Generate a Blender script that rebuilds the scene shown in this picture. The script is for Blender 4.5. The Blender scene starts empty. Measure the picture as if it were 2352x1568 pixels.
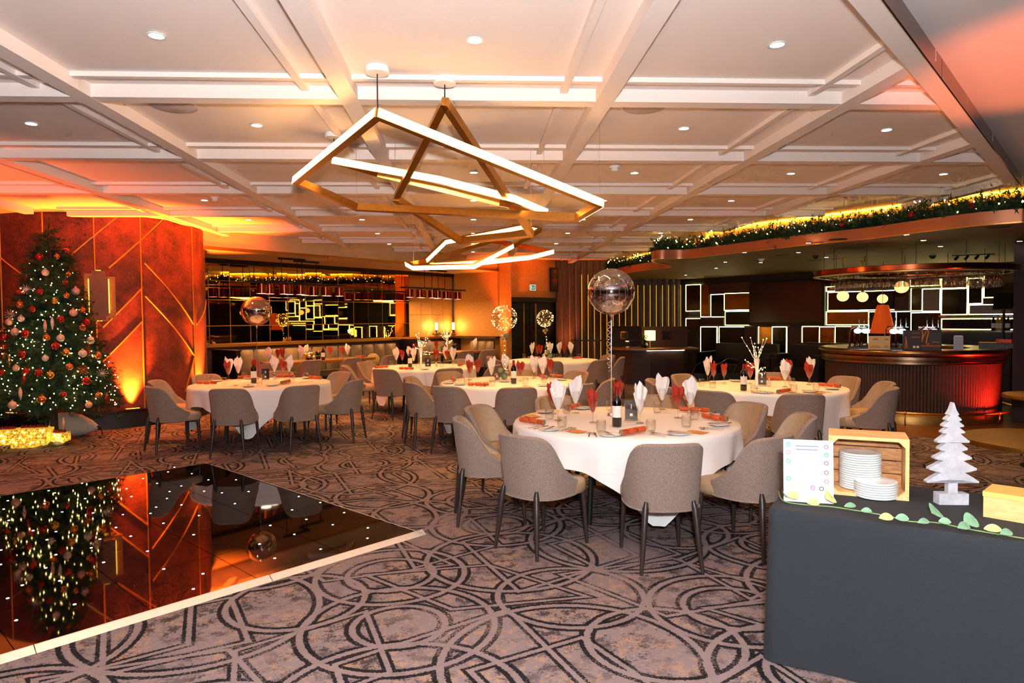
import bpy, math, random
import numpy as np
from mathutils import Vector, Matrix

# ------------------------------------------------------------------ camera, world, exposure, large lights
SC = bpy.context.scene
COL = SC.collection
FPX, YAW, PITCH, ROLL, EYE = 1570.0, 0.0571, -0.0338, -0.00876, 1.6
_fw = Vector((math.sin(YAW) * math.cos(PITCH), math.cos(YAW) * math.cos(PITCH), math.sin(PITCH)))
_r0 = Vector((math.cos(YAW), -math.sin(YAW), 0)); _u0 = _r0.cross(_fw)
_rt = _r0 * math.cos(ROLL) + _u0 * math.sin(ROLL); _up = -_r0 * math.sin(ROLL) + _u0 * math.cos(ROLL)
cd = bpy.data.cameras.new('camera'); cam = bpy.data.objects.new('camera', cd); COL.objects.link(cam)
cam.matrix_world = Matrix(((_rt.x, _up.x, -_fw.x, 0), (_rt.y, _up.y, -_fw.y, 0), (_rt.z, _up.z, -_fw.z, EYE), (0, 0, 0, 1)))
cd.sensor_width = 36; cd.lens = FPX / 2352 * 36; cd.clip_start = .05; cd.clip_end = 200
SC.camera = cam
SC.view_settings.view_transform = 'Standard'; SC.view_settings.look = 'None'
SC.view_settings.gamma = 1; SC.view_settings.use_curve_mapping = False
SC.view_settings.exposure = 0.62
SC.cycles.use_denoising = True
SC.cycles.use_adaptive_sampling = True; SC.cycles.adaptive_threshold = .12; SC.cycles.adaptive_min_samples = 14
SC.cycles.max_bounces = 6; SC.cycles.diffuse_bounces = 3; SC.cycles.glossy_bounces = 4
SC.cycles.transmission_bounces = 6; SC.cycles.transparent_max_bounces = 14
SC.cycles.sample_clamp_indirect = 6; SC.cycles.sample_clamp_direct = 0
SC.cycles.caustics_reflective = False; SC.cycles.caustics_refractive = False
W = bpy.data.worlds.new('World'); SC.world = W; W.use_nodes = True
W.node_tree.nodes['Background'].inputs[0].default_value = (1, .6, .35, 1)
W.node_tree.nodes['Background'].inputs[1].default_value = .02

def lamp(name, kind, loc, energy, color, target=None, size=.1, spot=None, blend=.5, parent=None, size_y=None):
    l = bpy.data.lights.new(name, kind); l.energy = energy; l.color = color
    if kind == 'AREA':
        l.size = size
        if size_y: l.shape = 'RECTANGLE'; l.size_y = size_y
    else: l.shadow_soft_size = size
    if kind == 'SPOT': l.spot_size = math.radians(spot); l.spot_blend = blend
    o = bpy.data.objects.new(name, l); COL.objects.link(o); o.location = loc
    if target is not None:
        o.rotation_euler = (Vector(target) - Vector(loc)).to_track_quat('-Z', 'Y').to_euler()
    if parent: o.parent = parent
    return o

WARM = (1, .50, .15); AMBER = (1, .16, .012)
# the photographer's flash, held beside the camera
lamp('camera_flash', 'POINT', (.05, -.12, 1.85), 540, (.9, .96, 1), size=.06)
lamp('ceiling_fill', 'SPOT', (.05, -.12, 1.95), 360, (.94, .84, .88), (-.35, 1.25, 3.2), .08, 112, 1)  # extra unseen spot, added to brighten the near ceiling
# stage uplighters behind the camera that tint the ceiling
lamp('stage_uplight', 'SPOT', (4.3, 3.0, .3), 330, (1, .2, .06), (3.9, 3.9, 3.2), .1, 46, .5)
lamp('stage_uplight', 'SPOT', (-6.2, 6.4, .3), 420, (1, .14, .03), (-5.6, 7.6, 3.2), .1, 80, .9)
# amber uplighters washing the drum wall, the door pilaster and the bar front
UPL = []

# ------------------------------------------------------------------ pixel helpers (a pixel of the photograph seen on a real plane)
EYEV = Vector((0, 0, EYE))
def ray(x, y): return _fw + _rt * ((x - 1176) / FPX) - _up * ((y - 784) / FPX)
def atz(x, y, z):
    d = ray(x, y); return EYEV + d * ((z - EYE) / d.z)
def aty(x, y, Y):
    d = ray(x, y); return EYEV + d * (Y / d.y)
def atpl(x, y, P, n):
    d = ray(x, y); n = Vector(n); return EYEV + d * ((Vector(P) - EYEV).dot(n) / d.dot(n))

# ------------------------------------------------------------------ mesh builder
class MB:
    def __init__(s): s.v = []; s.f = []; s.mi = []
    def add(s, vs, fs, mi=0):
        b = len(s.v); s.v += [tuple(p) for p in vs]; s.f += [tuple(i + b for i in f) for f in fs]; s.mi += [mi] * len(fs); return s
    def box(s, c, d, rz=0, mi=0, rot=None):
        hx, hy, hz = d[0] / 2, d[1] / 2, d[2] / 2; R = rot or Matrix.Rotation(rz, 3, 'Z'); c = Vector(c)
        vs = [c + R @ Vector((sx * hx, sy * hy, sz * hz)) for sz in (-1, 1) for sy in (-1, 1) for sx in (-1, 1)]
        return s.add(vs, [(0, 2, 3, 1), (4, 5, 7, 6), (0, 1, 5, 4), (2, 6, 7, 3), (0, 4, 6, 2), (1, 3, 7, 5)], mi)
    def bar(s, a, b, w, h, up=(0, 0, 1), mi=0):
        a = Vector(a); b = Vector(b); x = (b - a); L = x.length; x.normalize(); up = Vector(up)
        y = up.cross(x)
        if y.length < 1e-5: y = Vector((0, 1, 0)).cross(x)
        y.normalize(); z = x.cross(y)
        return s.box((a + b) / 2, (L, w, h), mi=mi, rot=Matrix((x, y, z)).transposed())
    def cyl(s, a, b, r0, r1=None, n=10, caps=True, mi=0):
        r1 = r0 if r1 is None else r1; a = Vector(a); b = Vector(b); d = (b - a).normalized()
        u = d.orthogonal().normalized(); w = d.cross(u); vs = []
        for p, r in ((a, r0), (b, r1)):
            vs += [p + u * (r * math.cos(2 * math.pi * k / n)) + w * (r * math.sin(2 * math.pi * k / n)) for k in range(n)]
        fs = [(k, (k + 1) % n, n + (k + 1) % n, n + k) for k in range(n)]
        if caps: fs += [tuple(range(n - 1, -1, -1)), tuple(range(n, 2 * n))]
        return s.add(vs, fs, mi)
    def lathe(s, prof, n=16, c=(0, 0, 0), mi=0, a0=0, a1=2 * math.pi, sx=1, sy=1):
        full = abs(a1 - a0 - 2 * math.pi) < 1e-6; m = n if full else n + 1; vs = []
        for r, z in prof:
            for k in range(m):
                t = a0 + (a1 - a0) * k / n; vs.append((c[0] + sx * r * math.cos(t), c[1] + sy * r * math.sin(t), c[2] + z))
        fs = []
        for i in range(len(prof) - 1):
            for k in range(n):
                k2 = (k + 1) % m; fs.append((i * m + k, i * m + k2, (i + 1) * m + k2, (i + 1) * m + k))
        return s.add(vs, fs, mi)
    def tube(s, path, r, n=6, mi=0, closed=False):
        path = [Vector(p) for p in path]; N = len(path); vs = []; prev = None
        for i, p in enumerate(path):
            if closed: d = path[(i + 1) % N] - path[i - 1]
            else: d = path[min(i + 1, N - 1)] - path[max(i - 1, 0)]
            d.normalize(); u = (prev - d * prev.dot(d)) if prev else d.orthogonal()
            if u.length < 1e-6: u = d.orthogonal()
            u.normalize(); prev = u; w = d.cross(u); rr = r[i] if isinstance(r, (list, tuple)) else r
            vs += [p + u * (rr * math.cos(2 * math.pi * k / n)) + w * (rr * math.sin(2 * math.pi * k / n)) for k in range(n)]
        fs = []
        for i in range(N if closed else N - 1):
            j = (i + 1) % N
            for k in range(n): fs.append((i * n + k, i * n + (k + 1) % n, j * n + (k + 1) % n, j * n + k))
        if not closed: fs += [tuple(range(n - 1, -1, -1)), tuple(range((N - 1) * n, N * n))]
        return s.add(vs, fs, mi)
    def prism(s, poly, z0, z1, mi=0):
        n = len(poly); vs = [(p[0], p[1], z0) for p in poly] + [(p[0], p[1], z1) for p in poly]
        fs = [tuple(range(n - 1, -1, -1)), tuple(range(n, 2 * n))] + [(k, (k + 1) % n, n + (k + 1) % n, n + k) for k in range(n)]
        return s.add(vs, fs, mi)
    def sphere(s, c, r, nu=12, nv=8, mi=0, sz=1):
        vs = [(c[0], c[1], c[2] - r * sz)]
        for i in range(1, nv):
            t = math.pi * i / nv
            vs += [(c[0] + r * math.sin(t) * math.cos(2 * math.pi * k / nu), c[1] + r * math.sin(t) * math.sin(2 * math.pi * k / nu), c[2] - r * sz * math.cos(t)) for k in range(nu)]
        vs.append((c[0], c[1], c[2] + r * sz)); fs = []
        for k in range(nu):
            fs.append((0, 1 + (k + 1) % nu, 1 + k)); e = len(vs) - 1; b = 1 + (nv - 2) * nu; fs.append((e, b + k, b + (k + 1) % nu))
        for i in range(nv - 2):
            for k in range(nu):
                a = 1 + i * nu; fs.append((a + k, a + (k + 1) % nu, a + nu + (k + 1) % nu, a + nu + k))
        return s.add(vs, fs, mi)
    def grid(s, fn, nu, nv, mi=0, wrap=False):
        m = nu if wrap else nu + 1
        vs = [fn(i / nu, j / nv) for j in range(nv + 1) for i in range(m)]
        fs = [(j * m + i, j * m + (i + 1) % m, (j + 1) * m + (i + 1) % m, (j + 1) * m + i) for j in range(nv) for i in range(nu)]
        return s.add(vs, fs, mi)
    def mesh(s, name, mats, smooth=None):
        me = bpy.data.meshes.new(name); me.from_pydata(s.v, [], s.f)
        if not isinstance(mats, (list, tuple)): mats = [mats]
        for m in mats: me.materials.append(m)
        if len(mats) > 1: me.polygons.foreach_set('material_index', s.mi)
        if smooth is not None:
            me.polygons.foreach_set('use_smooth', [True] * len(me.polygons))
            if smooth < 179: me.set_sharp_from_angle(angle=math.radians(smooth))
        me.update(); return me
    def build(s, name, mats, parent=None, smooth=None, loc=None, rz=None):
        return put(name, s.mesh(name, mats, smooth), parent, loc, rz)

def put(name, me, parent=None, loc=None, rz=None):
    o = bpy.data.objects.new(name, me); COL.objects.link(o)
    if parent: o.parent = parent
    if loc is not None: o.location = loc
    if rz is not None: o.rotation_euler = (0, 0, rz)
    return o
def tag(o, label=None, cat=None, group=None, kind=None):
    if label: o['label'] = label
    if cat: o['category'] = cat
    if group: o['group'] = group
    if kind: o['kind'] = kind
    return o
def thing(name, label, cat, loc=(0, 0, 0), rz=0, group=None, kind=None):
    o = bpy.data.objects.new(name, None); COL.objects.link(o); o.empty_display_size = .1
    o.location = loc; o.rotation_euler = (0, 0, rz); return tag(o, label, cat, group, kind)
def copy_tree(o, parent=None):
    c = o.copy(); COL.objects.link(c); c.parent = parent
    for ch in list(o.children):
        if ch.type != 'LIGHT': copy_tree(ch, c)
    return c
class Proto:
    """first use places the original, later uses place copies of the thing with its parts"""
    def __init__(s, root): s.root = root; s.used = False
    def place(s, loc, rz=0, label=None, group=None):
        o = copy_tree(s.root) if s.used else s.root; s.used = True
        o.location = loc; o.rotation_euler = (0, 0, rz)
        if label: o['label'] = label
        if group: o['group'] = group
        return o

# ------------------------------------------------------------------ materials
def lin(c):
    return tuple((x / 12.92 if x <= .04045 else ((x + .055) / 1.055) ** 2.4) for x in (v / 255 for v in c))
def newmat(name):
    m = bpy.data.materials.new(name); m.use_nodes = True; nt = m.node_tree
    return m, nt, nt.nodes['Principled BSDF']
def mat(name, rgb, rough=.5, metal=0, emit=0, ecol=None, noise=None, bump=None, spec=.5, sheen=0, coat=0, stretch=None):
    m, nt, b = newmat(name); c = (*lin(rgb), 1)
    b.inputs['Base Color'].default_value = c; b.inputs['Roughness'].default_value = rough; b.inputs['Metallic'].default_value = metal
    b.inputs['Specular IOR Level'].default_value = spec
    if sheen: b.inputs['Sheen Weight'].default_value = sheen; b.inputs['Sheen Roughness'].default_value = .4
    if coat: b.inputs['Coat Weight'].default_value = coat; b.inputs['Coat Roughness'].default_value = .08
    if emit:
        b.inputs['Emission Color'].default_value = (*(lin(ecol) if ecol else c[:3]), 1); b.inputs['Emission Strength'].default_value = emit
    src = None
    if noise or bump:
        tc = nt.nodes.new('ShaderNodeTexCoord'); mp = nt.nodes.new('ShaderNodeMapping'); nt.links.new(tc.outputs['Object'], mp.inputs[0])
        if stretch: mp.inputs['Scale'].default_value = stretch
    if noise:
        n = nt.nodes.new('ShaderNodeTexNoise'); n.inputs['Scale'].default_value = noise[0]; n.inputs['Detail'].default_value = 5
        nt.links.new(mp.outputs[0], n.inputs['Vector'])
        r = nt.nodes.new('ShaderNodeValToRGB'); k = noise[1]
        r.color_ramp.elements[0].position = .3; r.color_ramp.elements[1].position = .7
        r.color_ramp.elements[0].color = tuple(x * (1 - k) for x in c[:3]) + (1,)
        r.color_ramp.elements[1].color = tuple(min(1, x * (1 + k)) for x in c[:3]) + (1,) if len(noise) < 3 else (*lin(noise[2]), 1)
        nt.links.new(n.outputs['Fac'], r.inputs[0]); nt.links.new(r.outputs[0], b.inputs['Base Color'])
    if bump:
        n = nt.nodes.new('ShaderNodeTexNoise'); n.inputs['Scale'].default_value = bump[0]; n.inputs['Detail'].default_value = 3
        nt.links.new(mp.outputs[0], n.inputs['Vector'])
        bp = nt.nodes.new('ShaderNodeBump'); bp.inputs['Strength'].default_value = bump[1]; bp.inputs['Distance'].default_value = .01
        nt.links.new(n.outputs['Fac'], bp.inputs['Height']); nt.links.new(bp.outputs[0], b.inputs['Normal'])
    return m
def glassmat(name, tint=(255, 255, 255), amount=.10, rough=.02, edge=.75):
    """thin clear wall: mostly see-through, reflecting more at grazing angles"""
    m = bpy.data.materials.new(name); m.use_nodes = True; nt = m.node_tree; nt.nodes.clear()
    o = nt.nodes.new('ShaderNodeOutputMaterial'); mx = nt.nodes.new('ShaderNodeMixShader')
    t = nt.nodes.new('ShaderNodeBsdfTransparent'); g = nt.nodes.new('ShaderNodeBsdfGlossy'); lw = nt.nodes.new('ShaderNodeLayerWeight')
    t.inputs[0].default_value = (*lin(tint), 1); g.inputs['Roughness'].default_value = rough
    lw.inputs['Blend'].default_value = .35
    mr = nt.nodes.new('ShaderNodeMapRange'); mr.inputs[3].default_value = amount; mr.inputs[4].default_value = edge
    nt.links.new(lw.outputs['Facing'], mr.inputs[0]); nt.links.new(mr.outputs[0], mx.inputs[0])
    nt.links.new(t.outputs[0], mx.inputs[1]); nt.links.new(g.outputs[0], mx.inputs[2]); nt.links.new(mx.outputs[0], o.inputs[0]); return m
def emis(name, rgb, s):
    m = bpy.data.materials.new(name); m.use_nodes = True; nt = m.node_tree; nt.nodes.clear()
    o = nt.nodes.new('ShaderNodeOutputMaterial'); e = nt.nodes.new('ShaderNodeEmission')
    e.inputs[0].default_value = (*lin(rgb), 1); e.inputs[1].default_value = s; nt.links.new(e.outputs[0], o.inputs[0]); return m

class N:
    """tiny expression helper for node trees"""
    def __init__(s, nt): s.nt = nt
    def math(s, op, a, b=None, c=None):
        n = s.nt.nodes.new('ShaderNodeMath'); n.operation = op
        for i, v in enumerate((a, b, c)):
            if v is None: continue
            if isinstance(v, (int, float)): n.inputs[i].default_value = v
            else: s.nt.links.new(v, n.inputs[i])
        return n.outputs[0]
    def vec(s, op, a, b=None, c=None, out=0):
        n = s.nt.nodes.new('ShaderNodeVectorMath'); n.operation = op
        for i, v in enumerate((a, b, c)):
            if v is None: continue
            if isinstance(v, (tuple, list)): n.inputs[i].default_value = v
            else: s.nt.links.new(v, n.inputs[i])
        return n.outputs[out]
    def noise(s, v, scale, detail=4, rough=.6):
        n = s.nt.nodes.new('ShaderNodeTexNoise'); n.inputs['Scale'].default_value = scale; n.inputs['Detail'].default_value = detail
        n.inputs['Roughness'].default_value = rough; s.nt.links.new(v, n.inputs['Vector']); return n.outputs['Fac']
    def step(s, v, a, b):
        n = s.nt.nodes.new('ShaderNodeMapRange'); n.clamp = True; n.inputs[1].default_value = a; n.inputs[2].default_value = b
        s.nt.links.new(v, n.inputs[0]); return n.outputs[0]
    def mix(s, f, a, b):
        n = s.nt.nodes.new('ShaderNodeMix'); n.data_type = 'RGBA'
        for v, i in ((f, 0), (a, 6), (b, 7)):
            if isinstance(v, (int, float)): n.inputs[i].default_value = v
            elif isinstance(v, tuple): n.inputs[i].default_value = (*v, 1)
            else: s.nt.links.new(v, n.inputs[i])
        return n.outputs[2]

def carpet_mat():
    m, nt, b = newmat('patterned_carpet'); n = N(nt)
    g = nt.nodes.new('ShaderNodeNewGeometry'); p0 = g.outputs['Position']
    rt = nt.nodes.new('ShaderNodeVectorRotate'); rt.inputs['Angle'].default_value = .32
    nt.links.new(p0, rt.inputs['Vector']); p = rt.outputs[0]
    P = (2.05, 1.8, 1e6); H = tuple(x / 2 for x in P); nH = tuple(-x / 2 for x in P)
    dark = None; light = None
    rag = n.math('MULTIPLY', n.math('SUBTRACT', n.noise(p0, 75, 3, .7), .5), .03)
    shapes = [('o', .2, .3, .46), ('o', .2, .3, .27), ('o', .85, .75, .55), ('o', 1.35, .25, .42), ('o', 1.5, 1.3, .62), ('o', .55, 1.45, .5), ('o', .55, 1.45, .24),
              ('d', 1.05, 1.0, .62, 1.0, .8), ('d', 1.9, .55, .5, .75, 1.1), ('d', .3, 1.0, .45, 1.1, .8), ('o', 1.9, 1.6, .38), ('d', 1.5, 1.1, .4, .9, .9), ('d', .75, .25, .42, .6, 1.2)]
    for s in shapes:
        w = n.vec('WRAP', n.vec('SUBTRACT', p, (s[1], s[2], 0)), H, nH)
        w = n.vec('MULTIPLY', w, (1, 1, 0))
        d = n.vec('LENGTH', w, out=1) if s[0] == 'o' else n.vec('DOT_PRODUCT', n.vec('ABSOLUTE', w), (s[4], s[5], 0), out=1)
        e = n.math('ADD', n.math('ABSOLUTE', n.math('SUBTRACT', d, s[3])), rag)
        dk = n.math('LESS_THAN', e, .042); lt = n.math('LESS_THAN', e, .0175)
        dark = dk if dark is None else n.math('MAXIMUM', dark, dk)
        light = lt if light is None else n.math('MAXIMUM', light, lt)
    line = n.math('MULTIPLY', dark, n.math('SUBTRACT', 1, light))
    fine = n.noise(p0, 85, 3, .75); mid = n.noise(p0, 9, 6, .7); big = n.noise(p0, 1.6, 3)
    # worn, broken print of the lines
    wear = n.step(n.math('ADD', n.math('MULTIPLY', fine, .7), n.math('MULTIPLY', big, .8)), .58, .70)
    line = n.math('MULTIPLY', line, wear)
    speck = n.math('MULTIPLY', n.step(n.math('ADD', mid, n.math('MULTIPLY', n.math('SUBTRACT', fine, .5), .5)), .50, .57), n.step(big, .36, .54))
    base = n.mix(n.math('MULTIPLY', n.step(n.math('ADD', n.noise(p0, 3.1, 5, .7), n.math('MULTIPLY', n.math('SUBTRACT', n.noise(p0, 24, 4, .75), .5), 1.5)), .52, .68), .8), lin((130, 115, 116)), lin((164, 130, 104)))
    base = n.mix(n.math('MULTIPLY', speck, .85), base, lin((44, 40, 45)))
    colr = n.mix(n.math('MULTIPLY', n.math('MULTIPLY', light, dark), .8), base, lin((134, 118, 118)))
    colr = n.mix(n.math('MULTIPLY', line, .95), colr, lin((17, 17, 23)))
    nt.links.new(colr, b.inputs['Base Color']); b.inputs['Roughness'].default_value = .95; b.inputs['Specular IOR Level'].default_value = .1
    bp = nt.nodes.new('ShaderNodeBump'); bp.inputs['Strength'].default_value = .25; bp.inputs['Distance'].default_value = .004
    nt.links.new(n.noise(p0, 260, 2), bp.inputs['Height']); nt.links.new(bp.outputs[0], b.inputs['Normal']); return m
def plank_mat(name, c1, c2, scale=6, stretch=(1, 12, 12), rough=.5):
    m, nt, b = newmat(name); n = N(nt); tc = nt.nodes.new('ShaderNodeTexCoord')
    v = n.vec('MULTIPLY', tc.outputs['Object'], stretch); w = n.noise(v, scale, 6, .65)
    w2 = n.math('FRACT', n.math('MULTIPLY', w, 5))
    nt.links.new(n.mix(n.math('ADD', n.math('MULTIPLY', w2, .55), n.math('MULTIPLY', w, .45)), lin(c1), lin(c2)), b.inputs['Base Color'])
    b.inputs['Roughness'].default_value = rough; return m
def suede_mat(name, c1, c2):
    m, nt, b = newmat(name); n = N(nt); g = nt.nodes.new('ShaderNodeNewGeometry')
    w = n.noise(g.outputs['Position'], 2.2, 8, .7); w2 = n.noise(g.outputs['Position'], 40, 3)
    nt.links.new(n.mix(n.step(n.math('ADD', w, n.math('MULTIPLY', n.math('SUBTRACT', w2, .5), .4)), .38, .66), lin(c1), lin(c2)), b.inputs['Base Color'])
    b.inputs['Roughness'].default_value = .75; return m

MT = dict(
    carpet=carpet_mat(),
    wood_floor=plank_mat('oak_floor', (96, 58, 28), (150, 96, 52), 5, (1.2, 9, 1), .35),
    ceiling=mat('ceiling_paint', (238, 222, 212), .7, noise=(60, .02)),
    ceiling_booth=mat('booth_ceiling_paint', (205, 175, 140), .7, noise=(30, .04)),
    canopy_under=mat('bronze_ceiling', (120, 96, 62), .55, .3, noise=(4, .12)),
    canopy_band=mat('copper_band', (190, 120, 84), .38, .6, noise=(3, .06)),
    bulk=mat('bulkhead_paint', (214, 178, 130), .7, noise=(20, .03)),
    strip=mat('bronze_mirror', (120, 66, 44), .12, 1),
    suede=suede_mat('brown_suede', (70, 30, 24), (140, 58, 36)),
    gold=mat('gold_inlay', (226, 160, 70), .35, .7),
    black=mat('black_lacquer', (11, 9, 9), .5, noise=(30, .2)),
    darkwall=mat('dark_plum_wall', (52, 36, 36), .8, noise=(80, .15)),
    weave=mat('gold_weave_paper', (196, 140, 70), .6, .15, noise=(90, .22), stretch=(1, 1, .25)),
    weave2=mat('gold_panel_paper', (186, 136, 72), .55, .2, noise=(40, .22)),
    bronze=mat('dark_bronze', (58, 38, 24), .4, .7, noise=(20, .1)),
    brass=mat('brushed_brass', (206, 152, 74), .3, 1, noise=(30, .08)),
    brassd=mat('satin_brass', (176, 128, 66), .38, .85, noise=(12, .08)),
    copper=mat('polished_copper', (168, 84, 52), .16, 1, noise=(8, .06)),
    pewter=mat('aged_pewter', (150, 116, 88), .28, 1, noise=(9, .12)),
    chrome=mat('chrome', (210, 210, 212), .08, 1),
    mirror=mat('antique_mirror', (214, 176, 104), .015, 1, noise=(2, .08)),
    velvet=mat('taupe_velvet', (84, 60, 36), .6, 0, noise=(25, .18), sheen=.6, stretch=(1, 1, .3)),
    bench=mat('taupe_leather', (122, 104, 78), .45, noise=(14, .1), bump=(60, .05)),
    dwood=plank_mat('dark_walnut', (38, 20, 13), (66, 36, 24), 4, (9, 9, 1), .6),
    twood=plank_mat('warm_table_wood', (126, 80, 40), (170, 116, 62), 4, (9, 9, 1), .35),
    screen=mat('dark_screen', (26, 19, 17), .25),
    chair_out=mat('taupe_weave', (146, 124, 112), .9, noise=(130, .38), bump=(160, .5), stretch=(1, 1, 2.2), sheen=.15),
    chair_in=mat('sand_leather', (172, 144, 112), .6, noise=(30, .06), bump=(90, .06)),
    chair_leg=mat('dark_stained_leg', (50, 37, 33), .4, noise=(30, .2)),
    cloth=mat('white_linen', (240, 236, 234), .85, noise=(200, .03), bump=(240, .06)),
    napw=mat('white_napkin', (244, 236, 232), .8, noise=(60, .03)),
    napr=mat('brick_red_napkin', (172, 44, 20), .75, noise=(40, .15)),
    cracker=mat('terracotta_foil', (196, 78, 36), .45, noise=(70, .2), bump=(120, .2)),
    crackin=mat('cracker_card', (150, 130, 96), .8),
    glass=glassmat('clear_glass', (250, 250, 248), .07, .02, .75),
    acryl=glassmat('clear_acrylic', (252, 252, 252), .08, .03, .5),
    balloon=glassmat('clear_balloon', (226, 206, 204), .36, .07, .85), hglass=glassmat('rack_glass', (250, 246, 240), .2, .04, .9),
    balloonc=glassmat('pink_chrome_balloon', (214, 150, 130), .55, .05, .9),
    ribbon=mat('silver_ribbon', (232, 196, 190), .2, .8),
    plate=mat('white_porcelain', (240, 240, 240), .15, noise=(20, .01)),
    steel=mat('cutlery_steel', (208, 204, 198), .14, 1),
    card=mat('orange_menu_card', (226, 146, 60), .7, noise=(60, .05)),
    bottle=mat('dark_wine_glass', (20, 8, 10), .08, coat=.6),
    wlabel=mat('cream_label', (236, 228, 218), .7, noise=(90, .06)),
    capsule=mat('red_capsule', (150, 24, 20), .3, .3),
    numcard=mat('charcoal_card', (50, 44, 46), .5, noise=(8, .15)),
    digit=mat('pale_print', (240, 224, 200), .6),
    buffet=mat('charcoal_cloth', (35, 38, 43), .9, noise=(150, .12), bump=(220, .12)),
    pine=plank_mat('pine_wood', (222, 166, 96), (246, 204, 140), 3, (2, 14, 14), .55),
    pinedark=plank_mat('burnt_pine', (120, 62, 26), (214, 150, 86), 3, (2, 14, 14), .6),
    whitewood=mat('whitewashed_wood', (186, 185, 192), .8, noise=(26, .16), bump=(30, .2)),
    leafa=mat('eucalyptus_leaf', (128, 170, 136), .6, noise=(30, .15)),
    leafb=mat('pale_leaf', (206, 204, 130), .6, noise=(30, .12)),
    stemg=mat('green_stem', (128, 158, 92), .6),
    needle=mat('fir_needles', (22, 52, 20), .7, noise=(6, .45)),
    needle2=mat('garland_needles', (30, 58, 22), .7, noise=(8, .4)),
    bark=mat('bark', (50, 34, 24), .9, noise=(20, .3)),
    panelblk=mat('gloss_black_panel', (7, 6, 6), .03, spec=.5),
    alum=mat('brushed_aluminium', (236, 224, 214), .35, .5, noise=(40, .05)),
    redplastic=mat('red_plastic', (196, 40, 36), .35),
    white=mat('white_plastic', (238, 234, 230), .4),
    speaker=mat('pale_speaker_mesh', (196, 184, 186), .7, noise=(300, .1)),
    gold_top=mat('gold_leaf_top', (150, 118, 62), .45, .6, noise=(60, .2)),
    led=emis('led_warm_white', (255, 190, 112), 15), led_sconce=emis('sconce_led', (255, 176, 50), 4), sconce_plate=mat('antique_gold_plate', (150, 98, 36), .55, .4, noise=(20, .1)),
    led_hot=emis('downlight_lens', (255, 236, 206), 26),
    led_panel=emis('panel_led', (255, 230, 150), 5),
    led_gold=emis('golden_led', (255, 190, 80), 14), flute_streak=emis('flute_led_streak', (226, 156, 50), .85),
    fairy=emis('fairy_bulb', (255, 214, 122), 28),
    star=emis('star_led', (206, 224, 255), 14),
    globe=emis('opal_globe', (255, 206, 120), 1.5),
    shade=emis('lit_shade', (255, 208, 112), 3.2),
    candle=emis('lit_tube', (255, 214, 130), 9),
    inner=emis('shade_glow', (255, 226, 190), 7),
    tapglow=emis('tap_lens', (170, 210, 255), 7),
    exitg=emis('exit_green', (30, 92, 62), .5), exitw=emis('exit_white', (236, 240, 214), .6),
)
BAU = dict(red=mat('red_bauble', (170, 34, 24), .2, .5, noise=(10, .2)), copper=mat('copper_bauble', (206, 116, 60), .22, .7, noise=(8, .2)),
           pink=mat('blush_bauble', (226, 168, 146), .4, .2, noise=(14, .15)), gold=mat('gold_bauble', (206, 150, 66), .25, .8, noise=(10, .15)),
           pearl=mat('pearl_bauble', (226, 200, 184), .3, .2, noise=(12, .06)), green=mat('sage_ball', (122, 142, 112), .45, noise=(14, .2)),
           silver=mat('mercury_ball', (190, 176, 166), .12, .9, noise=(6, .1)))
for _k in ('fairy', 'star', 'tapglow', 'exitg', 'exitw', 'led_hot'): MT[_k].cycles.emission_sampling = 'NONE'   # too small to light the room; keeps sampling for the real lamps
RND = random.Random(7)

# ================================================================== THE ROOM
V2 = lambda x, y: Vector((x, y, 0))
UD = Vector((.667, .745, 0)).normalized(); ND = Vector((-UD.y, UD.x, 0))
ZC, ZB = 3.2, 3.11                       # coffer panel, underside of the beams
SG = 1.774
# --- floor
fl = MB().add([(-11, -5, 0), (14, -5, 0), (14, 21, 0), (-11, 21, 0)], [(0, 1, 2, 3)]).build('floor', MT['carpet']); tag(fl, kind='structure')
BC = Vector((7.0, 10.6, 0))
wd = MB().lathe([(2.35, -.02), (2.35, .004), (0, .004)], 64, BC).build('floor_oak_circle', MT['wood_floor']); tag(wd, kind='structure')
# --- ceiling: flat panel, dropped beams, thin battens
D0 = atz(2032.7, 0, 3.08); D1 = atz(2347.8, 427.9, 3.08); DD = (D1 - D0); DD.z = 0; DD.normalize(); DN = Vector((DD.y, -DD.x, 0))
def diagY(x): return D0.y + (x - D0.x) * DD.y / DD.x
def diagX(y): return D0.x + (y - D0.y) * DD.x / DD.y
FA = Vector((-4.65, 12.25, 0)); FB = FA + UD * 8.17
def fasX(y): return FA.x + (y - FA.y) * UD.x / UD.y
def fasY(x): return FA.y + (x - FA.x) * UD.y / UD.x
ce = MB().add([(-11, -5, ZC), (14, -5, ZC), (14, 21, ZC), (-11, 21, ZC)], [(3, 2, 1, 0)]).build('ceiling', MT['ceiling']); tag(ce, kind='structure')
BW = .125
jend = {-5: 11.0, -4: 9.95, -3: fasY(-4.38), -2: fasY(-2.61), -1: fasY(-.83), 0: 18.1, 1: 18.9, 2: 11.9, 3: 9.6}
for j in range(-5, 4):
    x = .94 + SG * j; y0 = max(-4.9, diagY(x) + .05)
    if y0 < jend[j]:
        MB().box((x, (y0 + jend[j]) / 2, (ZB + ZC) / 2), (BW, jend[j] - y0, ZC - ZB)).build('beam', MT['ceiling'], ce)
        y0b = max(-4.9, diagY(x - .29) + .1)
        MB().box((x - .29, (y0b + jend[j] - .3) / 2, ZC - .018), (.05, jend[j] - .3 - y0b, .036)).build('batten', MT['ceiling'], ce)
kend = {-2: None, -1: None, 0: None, 1: None, 2: (-8, 6.05), 3: (-5.75, 5.35), 4: (-4.3, 4.5), 5: (fasX(13.73), 4.1), 6: (fasX(15.5), 4.3), 7: (fasX(17.28), 3.6)}
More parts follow.
